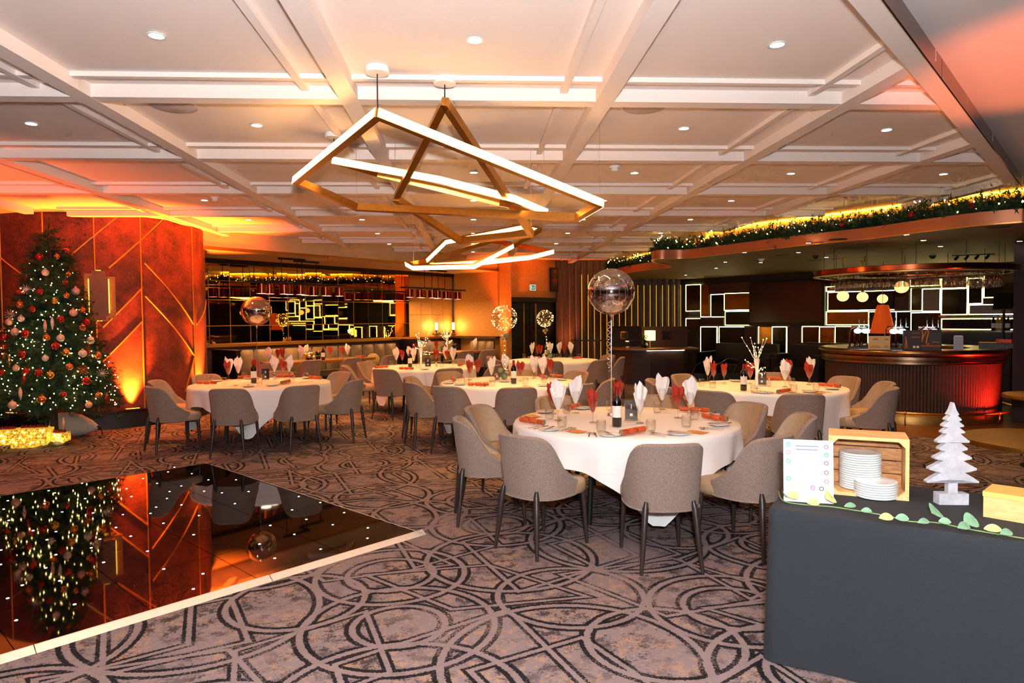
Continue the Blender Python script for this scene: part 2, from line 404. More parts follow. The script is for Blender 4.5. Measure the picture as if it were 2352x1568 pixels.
for k in range(-2, 8):
    y = 4.863 + SG * k; x0, x1 = kend[k] or (-10.9, diagX(y) - .05)
    MB().box(((x0 + x1) / 2, y, (ZB + ZC) / 2 + .001), (x1 - x0, BW, ZC - ZB - .002)).build('beam', MT['ceiling'], ce)
    x1b = min(x1, diagX(y - .28) - .1)
    MB().box(((x0 + x1b) / 2, y - .28, ZC - .017), (x1b - x0, .05, .032)).build('batten', MT['ceiling'], ce)
# plain ceiling field beside the coffers with its bronze edge strip
Pa = D0 - DD * 9; Pb = D0 + DD * 6.2
MB().add([(Pa.x, Pa.y, 3.18), (Pb.x, Pb.y, 3.18), (Pb.x + DN.x * 14, Pb.y + DN.y * 14, 3.18), (Pa.x + DN.x * 14, Pa.y + DN.y * 14, 3.18)], [(3, 2, 1, 0)]).build('ceiling_plain_field', mat('plain_ceiling', (226, 212, 206), .75, noise=(50, .02)), ce)
MB().prism([Pa[:2], Pb[:2], (Pb - DN * .13)[:2], (Pa - DN * .13)[:2]], 3.08, 3.199).build('edge_beam', MT['ceiling'], ce)
for a, b in ((-9, 1.35), (1.36, 6.2)):
    p, q = D0 + DD * a, D0 + DD * b
    MB().prism([(p + DN * .008)[:2], (q + DN * .008)[:2], q[:2], p[:2]], 3.06, 3.182).build('edge_strip', MT['strip'], ce)
# --- drum wall with gold inlay
DC = Vector((-6.2, 11.9, 0)); DR = 1.57
def oncyl(px, py, r=DR):
    d = ray(px, py); dx, dy = d.x, d.y; a = dx * dx + dy * dy; b = -(dx * DC.x + dy * DC.y); c = DC.x ** 2 + DC.y ** 2 - r * r
    t = (-b - math.sqrt(max(0, b * b - a * c))) / a; p = EYEV + d * t
    return math.atan2(p.y - DC.y, p.x - DC.x), p.z
drum = MB().lathe([(DR, .2), (DR, ZC + .01)], 72, DC).build('wall_drum', MT['suede'], smooth=60); tag(drum, kind='structure')
MB().lathe([(DR + .07, 0), (DR + .07, .25), (DR - .02, .25)], 72, DC).build('plinth', MT['black'], drum, smooth=40)
MB().lathe([(DR + .075, .235), (DR + .085, .245), (DR + .085, .262), (DR - .01, .262)], 72, DC).build('plinth_lip', MT['copper'], drum, smooth=40)
def inlay(a, b, n=8):
    (t0, z0), (t1, z1) = a, b; L = []
    for i in range(n + 1):
        f = i / n; t = t0 + (t1 - t0) * f; L.append((DC.x + (DR + .003) * math.cos(t), DC.y + (DR + .003) * math.sin(t), z0 + (z1 - z0) * f))
    return MB().tube(L, .011, 6)
for px in (6, 104, 221, 327, 444):
    t, _ = oncyl(px, 725); inlay((t, .27), (t, ZC)).build('inlay', MT['gold'], drum)
for (a, b) in (((-10, 580), (52, 630)), ((-10, 770), (24, 742)), ((165, 585), (270, 497)), ((250, 615), (375, 502)), ((236, 752), (327, 660)), ((236, 830), (327, 737)), ((332, 604), (446, 748)), ((334, 680), (446, 818)), ((452, 745), (473, 690)), ((446, 818), (425, 900))):
    inlay(oncyl(*a), oncyl(*b)).build('inlay', MT['gold'], drum)
for i, (px, e) in enumerate(((296, 2600), (452, 2600), (30, 400))):
    t, _ = oncyl(px, 725); p = Vector((DC.x + (DR + .075) * math.cos(t), DC.y + (DR + .075) * math.sin(t), .275)); q = Vector((DC.x + (DR + .02) * math.cos(t), DC.y + (DR + .02) * math.sin(t), 3.2))
    u = thing('uplight', ['amber uplight on the drum plinth beside the Christmas tree', 'amber uplight on the drum plinth behind table four', 'amber uplight on the drum plinth behind the tree'][i], 'uplight', p, t, 'amber uplights')
    MB().box((0, 0, 0), (.05, .22, .02)).build('housing', MT['black'], u); MB().box((0, 0, .012), (.03, .18, .006)).build('lens', emis('amber_lens', (255, 110, 20), 14), u)
    lamp('uplight_lamp', 'SPOT', p + Vector((.0, 0, .03)), e, AMBER, q, .05, 66, 1)
# --- booth: lower ceiling, fascia, mirror wall, papered walls
ZBO = 2.86
MA = Vector((-5.35, 14.05, 0)); MW0 = MA - UD * 2.2; MC = MA + UD * 7.18; ME = MA + UD * 5.5
SD = -ND; SE = MC + SD * 1.82
fa0 = FA - UD * 1.2
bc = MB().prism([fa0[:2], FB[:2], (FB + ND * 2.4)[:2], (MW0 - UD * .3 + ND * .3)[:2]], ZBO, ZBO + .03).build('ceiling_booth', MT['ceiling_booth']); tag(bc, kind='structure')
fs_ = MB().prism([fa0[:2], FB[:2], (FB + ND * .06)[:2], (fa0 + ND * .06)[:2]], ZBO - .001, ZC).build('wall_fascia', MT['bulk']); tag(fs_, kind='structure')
MB().prism([(fa0 - ND * .012)[:2], (FB - ND * .012)[:2], FB[:2], fa0[:2]], ZBO - .01, ZBO + .05).build('fascia_trim', MT['brassd'], fs_)
mw = MB().prism([MW0[:2], MC[:2], (MC + ND * .15)[:2], (MW0 + ND * .15)[:2]], 0, ZC).build('wall_mirror', MT['brassd']); tag(mw, kind='structure')
LZ = 1.13
nm = 17; zs = [LZ, 1.5, 2.03, 2.42, ZBO - .09]
Lm = (ME - MW0).length / nm
for i in range(nm):
    for k in range(4):
        c = MW0 + UD * (Lm * (i + .5)) - ND * .008; tilt = RND.uniform(-.006, .006); lean = RND.uniform(-.004, .004)
        R = Matrix.Rotation(math.atan2(UD.y, UD.x) + tilt, 3, 'Z') @ Matrix.Rotation(lean, 3, 'X')
        MB().box((c.x, c.y, (zs[k] + zs[k + 1]) / 2), (Lm - .016, .008, zs[k + 1] - zs[k] - .016), rot=R).build('mirror_pane', MT['mirror'], mw)
MB().bar((*(MW0 - ND * .03)[:2], ZBO - .045), (*(MC - ND * .03)[:2], ZBO - .045), .06, .09).build('mirror_cornice', MT['bronze'], mw)
pz = [LZ, 1.72, 2.3, ZBO - .09]; np_ = 4; Lp = (MC - ME).length / np_
for i in range(np_):
    for k in range(3):
        c = ME + UD * (Lp * (i + .5)) - ND * .01
        MB().box((c.x, c.y, (pz[k] + pz[k + 1]) / 2), (Lp - .01, .02, pz[k + 1] - pz[k] - .01), math.atan2(UD.y, UD.x)).build('wall_panel', MT['weave2'], mw)
sw = MB().prism([MC[:2], SE[:2], (SE + UD * .2)[:2], (MC + UD * .2)[:2]], 0, ZC).build('wall_papered', MT['weave']); tag(sw, kind='structure')
MB().bar((*(MC + SD * .03 - UD * .02)[:2], LZ), (*(MC + SD * .03 - UD * .02)[:2], ZBO), .05, .05).build('corner_trim', MT['bronze'], sw)
# pilaster and door wall
DA = Vector((.8, 18.0, 0)); DB = Vector((2.32, 18.95, 0)); DW = (DB - DA).normalized(); DWN = Vector((DW.y, -DW.x, 0))
ang = math.atan2(DW.y, DW.x)
pl = MB().box((.86, 17.93, ZC / 2), (.17, .3, ZC), ang).build('wall_pilaster', MT['weave']); tag(pl, kind='structure')
dw = MB().prism([DA[:2], DB[:2], (DB - DWN * .2)[:2], (DA - DWN * .2)[:2]], 2.16, ZC).build('wall_over_door', MT['weave']); tag(dw, kind='structure')
dr = thing('door_1', None, None, DA, ang, kind='structure'); LD = (DB - DA).length
MB().box((LD / 2, .12, 1.08), (LD, .06, 2.16)).build('door_surround', MT['black'], dr)
MB().box((LD / 2, 0, 2.1), (LD, .1, .12)).build('door_header', MT['black'], dr)
for s in (-1, 1):
    cx = LD / 2 + s * .34
    d = MB().box((cx, .06, 1.0), (.66, .05, 2.0)).build('door_leaf', MT['black'], dr)
    fr = MB()
    for z0, z1 in ((1.25, 1.85), (.2, .85)):
        fr.tube([(cx - .22, .03, z0), (cx + .22, .03, z0), (cx + .22, .03, z1), (cx - .22, .03, z1)], .008, 5, closed=True)
    fr.tube([(cx + .22 * math.cos(t * math.pi / 10), .03, .9 + .22 * math.sin(t * math.pi / 10)) for t in range(11)], .008, 5)
    fr.build('panel_moulding', MT['bronze'], d)
    hx = LD / 2 + s * .1
    h = MB().cyl((hx, -.03, .85), (hx, -.03, 1.45), .014, n=8)
    for z in (.95, 1.35): h.cyl((hx, -.03, z), (hx, .05, z), .008, n=6)
    h.build('door_handle', MT['copper'], d)
    MB().box((LD / 2 + s * .2, .025, 1.0), (.045, .012, 2.0)).build('brass_strip', MT['brassd'], d)
MB().box((LD - .02, -.03, 1.1), (.02, .03, 2.2)).build('brass_edge', MT['brassd'], dr)
p = aty(1234, 660, 18.3) ; ex = thing('exit_sign', 'small green exit sign on the wall above the dark double doors', 'sign', (DA + DW * .98 + DWN * .012 + Vector((0, 0, 2.43))), ang)
MB().box((0, 0, 0), (.19, .015, .155)).build('sign_plate', MT['exitw'], ex); MB().box((0, -.009, 0), (.15, .004, .12)).build('green_field', MT['exitg'], ex)
rm = MB().sphere((.03, -.012, .035), .013, 8, 6); rm.bar((.03, -.012, .02), (.025, -.012, -.015), .004, .024); rm.bar((.025, -.012, -.01), (.05, -.012, -.045), .004, .012); rm.bar((.025, -.012, -.01), (.0, -.012, -.04), .004, .012); rm.bar((.03, -.012, .015), (.06, -.012, .0), .004, .01); rm.box((-.045, -.012, 0), (.035, .003, .09))
rm.build('pictogram', MT['exitw'], ex)
ps = thing('menu_display', 'tall dark menu display on the wall beside the double doors', 'display', DB + DWN * .1 + Vector((-.12, -.05, 2.66)), ang)
MB().box((0, 0, 0), (.25, .09, .66)).build('case', MT['bronze'], ps); MB().box((-.005, -.047, 0), (.2, .006, .6)).build('face', MT['black'], ps)
redp = mat('dim_red_print', (120, 22, 20), .6)
for z, w, h in ((.22, .09, .08), (.13, .15, .012), (.1, .1, .01), (.06, .05, .025), (.025, .14, .014), (-.04, .14, .09), (-.1, .11, .008), (-.14, .08, .03), (-.185, .12, .007)):
    MB().box((-.005, -.051, z), (w, .003, h)).build('print_block', redp, ps)
MB().bar((-.045, -.051, -.29), (.035, -.051, -.2), .003, .016).build('print_mark', MT['copper'], ps)
# --- fluted velvet wall
FW0 = DB + Vector((.02, .0, 0)); FW1 = Vector((5.9, 19.12, 0)); nf = 20
fw = MB().prism([FW0[:2], FW1[:2], (FW1[0], 19.45), (FW0[0], 19.45)], 0, ZC).build('wall_fluted', MT['bronze']); tag(fw, kind='structure')
fdir = (FW1 - FW0) / nf
for i in range(nf):
    a = FW0 + fdir * i; b = FW0 + fdir * (i + 1); L = fdir.length; nrm = Vector((fdir.y, -fdir.x, 0)).normalized(); pts = []
    for k in range(7):
        f = k / 6; q = a + fdir * (f * .86) + nrm * (.05 + .055 * math.sin(math.pi * min(1, .12 + f * .9))); pts.append(q[:2])
    pts += [(a + fdir * .86)[:2], a[:2]]
    MB().prism(pts, .1, ZC - .005).build('flute', MT['velvet'], fw, smooth=50)
    if i > 2:
        q = a + fdir * .93 + nrm * .012
        MB().box((q.x, q.y, 1.5), (.055 if i > 8 else .02, .012, 2.6 if i < 10 else 2.0)).build('led_strip', MT['flute_streak'], fw)  # LED strip widened so its glow stands in for the lit velvet streaks
# --- bar back wall with lit panels
BW0 = Vector((5.9, 19.1, 0)); BWD = Vector((.66, -.751, 0)).normalized(); BWN = Vector((-BWD.y, BWD.x, 0)) * -1
if BWN.dot(-BW0) < 0: BWN = -BWN
bw = MB().prism([BW0[:2], (BW0 + BWD * 9)[:2], (BW0 + BWD * 9 - BWN * .2)[:2], (BW0 - BWN * .2)[:2]], 0, ZC).build('wall_bar_back', MT['black']); tag(bw, kind='structure')
bang = math.atan2(BWD.y, BWD.x)
def onwall(zx, zy):
    p = atpl(1560 + zx / 2.97, 600 + zy / 2.97, BW0 + BWN * .06, BWN); return (p - BW0).dot(BWD), p.z
PM = dict(d=mat('smoked_glass_panel', (40, 38, 26), .16, .5, noise=(3, .25)), g=mat('gold_glass_panel', (150, 104, 44), .25, .8, noise=(4, .2)), b=mat('brown_leather_panel', (74, 42, 24), .6, noise=(8, .15)), s=mat('silver_mesh_panel', (120, 110, 106), .4, .5, noise=(60, .2)))
PAN = [(45, 160, 142, 340, 'd', 'LTB'), (145, 158, 205, 380, 'g', 'LB'), (205, 150, 485, 218, 'b', ''), (215, 225, 303, 380, 'd', 'LTB'), (307, 218, 485, 333, 'g', 'LTRB'), (313, 340, 485, 438, 'd', 'LTB'), (45, 388, 142, 470, 'd', 'LT'), (142, 385, 305, 440, 'b', ''),
       (145, 445, 260, 640, 'd', 'LRT'), (272, 445, 440, 640, 'd', 'LT'), (440, 445, 535, 640, 'b', ''), (540, 445, 630, 700, 'g', 'L'), (633, 445, 733, 718, 'd', 'LTRB'), (735, 445, 835, 722, 'b', ''), (838, 442, 952, 722, 'd', 'LT'), (955, 445, 1055, 720, 'g', 'LT'), (1062, 442, 1283, 720, 'd', 'LT'),
       (1003, 120, 1570, 168, 'b', ''), (1003, 172, 1060, 205, 'g', 'LTB'), (1012, 210, 1465, 332, 'd', 'LTB'), (1003, 342, 1288, 435, 'g', 'LTB'), (1467, 210, 1572, 335, 'b', ''), (1291, 342, 1475, 472, 'd', 'LTB'), (1478, 340, 1577, 480, 'd', 'LTB'), (1580, 185, 1652, 340, 'd', 'LB'), (1657, 187, 1782, 342, 's', 'LTRB'),
       (1580, 348, 1782, 480, 'd', 'LT'), (1575, 90, 1782, 165, 'g', 'LTRB'), (1788, 90, 1965, 182, 'g', 'LTRB'), (1788, 187, 1967, 365, 'd', 'LTRB'), (1972, 115, 2070, 290, 'd', 'LTRB'), (2078, 80, 2300, 245, 'd', 'LTRB'), (2072, 250, 2300, 290, 'b', ''), (1975, 295, 2300, 362, 's', 'LTB'), (1788, 390, 2300, 468, 'd', 'LTB'), (1286, 484, 1782, 640, 'd', 'LT')]
for x0, y0, x1, y1, m, sides in PAN:
    s0, z1 = onwall(x0, y0); s1, z0 = onwall(x1, y1); z0 = max(z0, .06); c = BW0 + BWD * ((s0 + s1) / 2) + BWN * .04; g = .012
    pn = MB().box((c.x, c.y, (z0 + z1) / 2), (s1 - s0 - 2 * g, .05, z1 - z0 - 2 * g), bang).build('panel', PM[m], bw)
    if sides:
        t = .017; led = MB(); c2 = c + BWN * .012
        def seg(sa, sb, za, zb):
            q = BW0 + BWD * ((sa + sb) / 2) + BWN * .052; led.box((q.x, q.y, (za + zb) / 2), (sb - sa, .03, zb - za), bang)
        if 'L' in sides: seg(s0, s0 + t, z0, z1)
        if 'R' in sides: seg(s1 - t, s1, z0, z1)
        if 'T' in sides: seg(s0, s1, z1 - t, z1)
        if 'B' in sides: seg(s0, s1, z0, z0 + t)
        led.build('led_strip', MT['led_panel'], pn)
# --- bar canopy: curved dropped ceiling, copper band, bulkhead
ZK = 2.65
def catmull(P, n=6):
    out = []; P = [P[0]] + list(P) + [P[-1]]
    for i in range(1, len(P) - 2):
        for k in range(n):
            t = k / n; a, b, c, d = (Vector(P[i + q]) for q in (-1, 0, 1, 2))
            out.append(.5 * ((2 * b) + (c - a) * t + (2 * a - 5 * b + 4 * c - d) * t * t + (3 * b - a - 3 * c + d) * t ** 3))
    out.append(Vector(P[-2])); return out
CP = [atz(x, y, ZK) for x, y in ((2310, 512), (2150, 528), (2000, 547), (1850, 562), (1700, 579), (1580, 592))]
CP = [Vector((9.6, 5.0, 0)), Vector((7.5, 6.7, 0))] + [Vector((p.x, p.y, 0)) for p in CP] + [Vector((3.33, 12.15, 0)), Vector((3.42, 12.75, 0)), Vector((3.95, 13.6, 0)), Vector((4.15, 14.25, 0)), Vector((3.85, 14.95, 0)), Vector((3.6, 16.2, 0)), Vector((3.5, 17.6, 0)), Vector((3.6, 19.0, 0))]
CURVE = catmull(CP, 6)
def offset(C, d):
    o = []
    for i, p in enumerate(C):
        t = C[min(i + 1, len(C) - 1)] - C[max(i - 1, 0)]; t.normalize(); o.append(p + Vector((t.y, -t.x, 0)) * d)
    return o
canopy = thing('ceiling_canopy', None, None, kind='structure')
poly = [p[:2] for p in CURVE] + [(5.9, 19.0), (11.8, 12.4), (13.5, 9), (13.5, 5)]
MB().prism(poly, ZK + .01, ZK + .13).build('canopy_soffit', MT['canopy_under'], canopy)
def ribbon(C, z0, z1, th, out=0):
    m = MB(); a = offset(C, -out); b = offset(C, -out + th) if False else offset(C, th - out)
    n = len(C); vs = [(*p[:2], z0) for p in a] + [(*p[:2], z1) for p in a] + [(*p[:2], z0) for p in b] + [(*p[:2], z1) for p in b]; fs = []
    for i in range(n - 1):
        fs += [(i, i + 1, n + i + 1, n + i), (2 * n + i + 1, 2 * n + i, 3 * n + i, 3 * n + i + 1), (n + i, n + i + 1, 3 * n + i + 1, 3 * n + i), (i + 1, i, 2 * n + i, 2 * n + i + 1)]
    return m.add(vs, fs)
SGN = 1 if offset(CURVE, .1)[20].x > CURVE[20].x else -1     # towards the bar
ribbon(offset(CURVE, -.02 * SGN), ZK - .005, ZK + .15, .04 * SGN).build('copper_band', MT['canopy_band'], canopy, smooth=50)
ribbon(offset(CURVE, -.028 * SGN), ZK - .012, ZK + .004, .03 * SGN).build('band_edge', MT['brass'], canopy, smooth=50)
SM = [CURVE[i] for i in range(0, len(CURVE))]
BKP = catmull([Vector(p) for p in ((10.0, 5.9, 0), (8.0, 7.5, 0), (6.9, 8.6, 0), (6.25, 9.6, 0), (5.6, 10.6, 0), (4.9, 11.6, 0), (4.5, 12.5, 0), (4.75, 13.6, 0), (4.9, 14.6, 0), (4.6, 16, 0), (4.3, 17.6, 0), (4.3, 19, 0))], 5)
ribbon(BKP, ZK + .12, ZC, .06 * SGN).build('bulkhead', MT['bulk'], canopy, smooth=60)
MB().tube([(*p[:2], ZC - .014) for p in offset(BKP, -.03 * SGN)], .012, 6).build('cove_led', emis('cove_led', (255, 176, 40), 16), canopy)
# slotted vent on the bulkhead
vt = thing('air_vent', 'slotted air vent on the orange-lit bulkhead behind the garland', 'vent', (0, 0, 0)); vp = [p for p in offset(BKP, -.015 * SGN) if 6.4 < p.x < 8.2]
for k in range(7): ribbon(vp, 2.93 + k * .022, 2.942 + k * .022, .01 * SGN).build('slat', MT['bronze'], vt)
ribbon(vp, 2.92, 3.09, -.006 * SGN).build('vent_back', MT['black'], vt)
# --- dark pier beside the bar, remaining walls
pr_ = MB().prism([(8.0, 9.7), (9.6, 11.64), (11.6, 11.2), (9.6, 8.6)], 0, ZK).build('wall_pier', MT['darkwall']); tag(pr_, kind='structure')
for nme, a, b in (('wall_rear', (-11, -5), (14, -5)), ('wall_right', (14, -5), (14, 21)), ('wall_left', (-11, -5), (-11, 21)), ('wall_far', (-11, 21), (14, 21))):
    w = MB().add([(*a, 0), (*b, 0), (*b, ZC), (*a, ZC)], [(0, 1, 2, 3)]).build(nme, MT['darkwall']); tag(w, kind='structure')
# wall lights
lamp('pilaster_uplight', 'SPOT', (.78, 17.45, .9), 420, AMBER, (.9, 17.9, 3.1), .06, 70, .8)
lamp('flute_uplight', 'SPOT', (2.55, 18.4, .15), 160, (1, .2, .06), (2.6, 18.8, 2.6), .06, 60, .8)
lamp('bar_uplight', 'SPOT', (7.72, 8.95, .1), 190, (1, .03, .012), (7.3, 9.6, .75), .05, 84, 1)

# ================================================================== CEILING FITTINGS
def side(x): return 'tree' if x < -2.2 else ('bar' if x > 2.6 else 'chandelier')
ORD = ['first', 'second', 'third', 'fourth', 'fifth', 'sixth', 'seventh', 'eighth', 'ninth', 'tenth', 'eleventh', 'twelfth', 'thirteenth', 'fourteenth', 'fifteenth', 'sixteenth', 'seventeenth', 'eighteenth', 'nineteenth', 'twentieth'] + ['twenty-' + q for q in 'first second third fourth fifth sixth seventh eighth ninth'.split()] + ['thirtieth'] + ['thirty-' + q for q in 'first second third fourth fifth sixth'.split()]
_dl = thing('ceiling_downlight', '', 'downlight'); MB().lathe([(.05, -.004), (.053, -.010), (.04, -.010), (.04, 0)], 20).build('trim_ring', MT['white'], _dl, smooth=40); MB().lathe([(.04, -.008), (0, -.008)], 20).build('lens', MT['led_hot'], _dl)
DLP = Proto(_dl)
grid = {0: (-1, 0, 1), 1: (-2, -1, 1, 2), 2: (0, 1, 2, 3), 3: (-2, 0, 1, 2), 4: (-2, -1, 0, 1, 2), 5: (-1, 0, 1, 2), 6: (-1, 0, 1), 7: (0, 1)}
for k, js in grid.items():
    for i, j in enumerate(js):
        x, y = .029 + SG * j, 3.976 + SG * k
        DLP.place((x, y, ZC), 0, f'round ceiling downlight, {ORD[i]} from the tree side in the {ORD[k]} row of coffers', 'ceiling downlights')
        lamp('downlight_lamp', 'SPOT', (x, y, ZC - .03), 24 if k < 2 else 92, WARM, (x, y, 0), .05, 100, .9)
for j, k in ((-1, -1), (1, -1), (-3, 0), (-3, 2)):
    lamp('downlight_lamp', 'SPOT', (.029 + SG * j, 3.976 + SG * k, ZC - .03), 22, WARM, (.029 + SG * j, 3.976 + SG * k, 0), .05, 100, .9)
_cl = thing('canopy_downlight', '', 'downlight'); MB().lathe([(.05, 0), (.05, -.008), (.036, -.008)], 14).build('trim_ring', MT['bronze'], _cl); MB().lathe([(.036, -.006), (0, -.006)], 14).build('lens', MT['led_hot'], _cl)
CLP = Proto(_cl)
for i, (x, y) in enumerate(((1710, 579), (1834, 579), (1857, 557), (1898, 590), (1666, 601), (1748, 602), (2082, 538), (2121, 551), (2160, 565), (1575, 631), (1678, 635), (1645, 615), (2342, 553))):
    p = atz(x, y, ZK + .01)
    if p.y < 17.8:
        CLP.place(p, 0, f'small downlight under the bar canopy, {ORD[i]} counting from the screen side', 'canopy downlights')
        if i in (0, 2, 6, 8, 3): lamp('canopy_lamp', 'SPOT', p - Vector((0, 0, .03)), 40, WARM, p - Vector((0, 0, 2)), .05, 100, .8)
_sp = MB().lathe([(.16, 0), (.16, -.006), (.15, -.010), (0, -.010)], 24).mesh('ceiling_speaker', MT['speaker'], 40)
for (x, y, l) in ((400, 244, 'round flush speaker in the coffer near the chandelier, tree side'), (1480, 246, 'round flush speaker in the coffer near the chandelier, bar side')):
    tag(put('ceiling_speaker', _sp, loc=atz(x, y, ZC)), l, 'speaker', 'ceiling speakers')
_sk = MB().lathe([(.12, 0), (.12, -.006), (0, -.010)], 20).mesh('canopy_speaker', MT['bronze'], 40)
for i, (x, y) in enumerate(((1925, 549), (1785, 570), (1795, 586), (1872, 598), (1620, 600), (2293, 522), (1925, 595))):
    tag(put('canopy_speaker', _sk, loc=atz(x, y, ZK + .01)), f'dark flush speaker under the bar canopy, {ORD[i]} from the front band', 'speaker', 'canopy speakers')
def dome(name, loc, r, m, label):
    t = thing(name, label, 'detector', loc); MB().lathe([(r, 0), (r, -.02), (r * .9, -.025)], 16).build('base', MT['white'] if m != 'black' else MT['black'], t, smooth=40)
    MB().lathe([(r * .7, -.024), (r * .62, -.05), (r * .3, -.058), (0, -.058)], 16).build('sensor', MT[m], t, smooth=60)
dome('smoke_detector', atz(1412, 381, ZC), .055, 'white', 'white smoke detector on the coffer ceiling beside the chandelier')
dome('smoke_detector', atz(493, 452, ZC), .055, 'white', 'white smoke detector on the orange-lit ceiling near the drum wall')
dome('smoke_detector', atz(1749, 594, ZK + .01), .06, 'white', 'white smoke detector under the bar canopy')
dome('dome_camera', atz(1873, 587, ZK + .01), .055, 'black', 'black dome camera under the canopy near the screen')
dome('dome_camera', atz(2142, 587, ZK + .01), .055, 'black', 'black dome camera under the canopy above the bar')
# --- chandelier of brass loops with lit outer faces
ch = thing('loop_chandelier', 'brass chandelier of interlocking angular loops with glowing outer edges', 'chandelier', (0, 0, 0))
def zz(x, y): return (640 + x / 3.0154, 130 + y / 3.0154)
A_ = aty(868, 262, 4.434); E_ = aty(1378, 467, 5.42); G_ = aty(820, 476, 6.33)
nA = (E_ - A_).cross(G_ - A_).normalized()
L1 = [A_, E_, atpl(1325, 499, A_, nA), G_, atpl(680, 415, A_, nA)]
B_ = aty(1022, 236, 4.62); Lq = aty(909, 456, 6.26); Rq = aty(1220, 536, 6.47); nB = (Lq - B_).cross(Rq - B_).normalized()
L2 = [B_, Lq, atpl(1058, 553, B_, nB), Rq]
L3 = [aty(768, 369, 6.0), aty(1013, 414, 5.86), aty(1178, 456, 5.8), aty(1250, 486, 6.15), aty(1150, 466, 6.6), aty(865, 398, 6.5)]
L4 = [aty(*zz(*q), Y) for q, Y in (((1015, 1412), 9.7), ((1150, 1282), 10.0), ((1690, 1177), 10.3), ((1808, 1200), 10.1), ((1613, 1312), 9.7), ((1350, 1450), 9.2), ((935, 1458), 9.25), ((892, 1434), 9.45))]
L5 = [aty(*zz(*q), Y) for q, Y in (((1060, 1447), 9.6), ((1390, 1427), 9.5), ((1735, 1390), 9.6), ((1893, 1350), 9.9), ((1480, 1274), 10.9), ((1065, 1402), 10.5))]
def loop(V, lit, w=.062, h=.05, inner=()):
    c = sum(V, Vector()) / len(V); n = len(V); nr = Vector()
    for i in range(n): nr += (V[i] - c).cross(V[(i + 1) % n] - c)
    nr.normalize()
    for i in range(n):
        a, b = V[i], V[(i + 1) % n]; x = (b - a).normalized(); out = nr.cross(x)
        if out.dot((a + b) / 2 - c) < 0: out = -out
        bar = MB().bar(a - x * .012, b + x * .012, h, w, up=nr).build('bar', MT['brass'], ch)
        if i in lit:
            d = out * (h / 2 + .002)
            MB().bar(a + d - x * .01, b + d + x * .01, .006, w * .92, up=nr).build('diffuser', MT['led'], bar)
        if i in inner:
            d = -out * (h / 2 + .002)
            MB().bar(a + d, b + d, .006, w * .92, up=nr).build('diffuser', MT['led'], bar)
loop(L1, (0, 1, 2, 3, 4)); loop(L2, ()); loop(L3, (0, 1, 2)); loop(L4, (4, 5, 6), inner=(0, 1, 2)); loop(L5, (0, 1, 2))
def cap(v):
    MB().lathe([(0, 0), (.075, 0), (.078, -.02), (.074, -.04), (0, -.042)], 20).build('ceiling_rose', MT['white'], ch, smooth=40, loc=(v.x, v.y, ZC - .001))
    MB().cyl((v.x, v.y, v.z + .03), (v.x, v.y, ZC - .03), .004, n=5).build('cable', MT['black'], ch)
for v in (A_, B_, L3[0]): cap(v)
for v in (E_, L1[3], Lq, Rq, L3[4], L4[1], L4[3], L4[6], L5[3], L5[4], L3[3]):
    MB().cyl((v.x, v.y, v.z + .02), (v.x, v.y, ZC), .0016, n=4).build('suspension_wire', MT['steel'], ch)
# --- linear pendants over the booths
_sh = MB().lathe([(.1, 0), (.1, .19), (.02, .2), (0, .2)], 20).mesh('shade', MT['copper'], 40)
_si = MB().lathe([(.098, .004), (.09, .012), (0, .012)], 20).mesh('shade_glow', MT['inner'])
def pendants(label, c0, n, rows, span):
    t = thing('linear_pendant', label, 'pendant', (c0.x, c0.y, 0), math.atan2(UD.y, UD.x), 'linear pendants over the booths')
    zb = 2.36
    for dy, x0, x1 in ((-.16, -span / 2, .1), (.16, -.1, span / 2)):
        MB().box(((x0 + x1) / 2, dy, zb), (x1 - x0, .16, .03)).build('rail', MT['black'], t)
        MB().box(((x0 + x1) / 2 * .5, dy, ZBO - .02), ((x1 - x0) * .45, .05, .035)).build('ceiling_rail', MT['black'], t)
        for f in (-.35, .35):
            xx = (x0 + x1) / 2 * .5 + f * (x1 - x0) * .5; MB().cyl((xx, dy, zb), (xx, dy, ZBO - .02), .008, n=6).build('rod', MT['black'], t)
    MB().box((0, 0, zb), (.16, .34, .03)).build('rail', MT['black'], t); MB().box((0, 0, ZBO - .02), (.05, .34, .03)).build('ceiling_rail', MT['black'], t)
    for x, y in rows:
        s = put('shade', _sh, t, (x, y, zb - .235)); put('shade_glow', _si, s)
    lamp('pendant_lamp', 'AREA', (c0.x, c0.y, zb - .26), 42, WARM, (c0.x, c0.y, 0), 1.6, size_y=.5)
mid = (FA + MA) / 2
def boothpt(px, d):      # point at distance d in front of the mirror wall, in the direction of a pixel column
    r = ray(px, 725); P = MA - ND * d; t = (P - EYEV).dot(ND) / r.dot(ND); q = EYEV + r * t; q.z = 0; return q
c1 = boothpt(690, 1.0)
pendants('copper-shaded pendant nearest the drum wall, over the booth with the baubles', c1, 9, [(-1.0, -.2), (-.78, -.12), (-.5, -.2), (-.32, -.1), (-.12, -.2), (.2, .1), (.48, .2), (.7, .08), (.84, .2), (1.08, .1)], 2.5)
c2 = boothpt(1000, 1.0)
pendants('copper-shaded pendant in front of the gold papered corner', c2, 9, [(-1.05, -.2), (-.72, -.2), (-.55, -.1), (-.3, -.2), (0, -.1), (.25, .2), (.5, .1), (.72, .2), (1.05, .2)], 2.5)
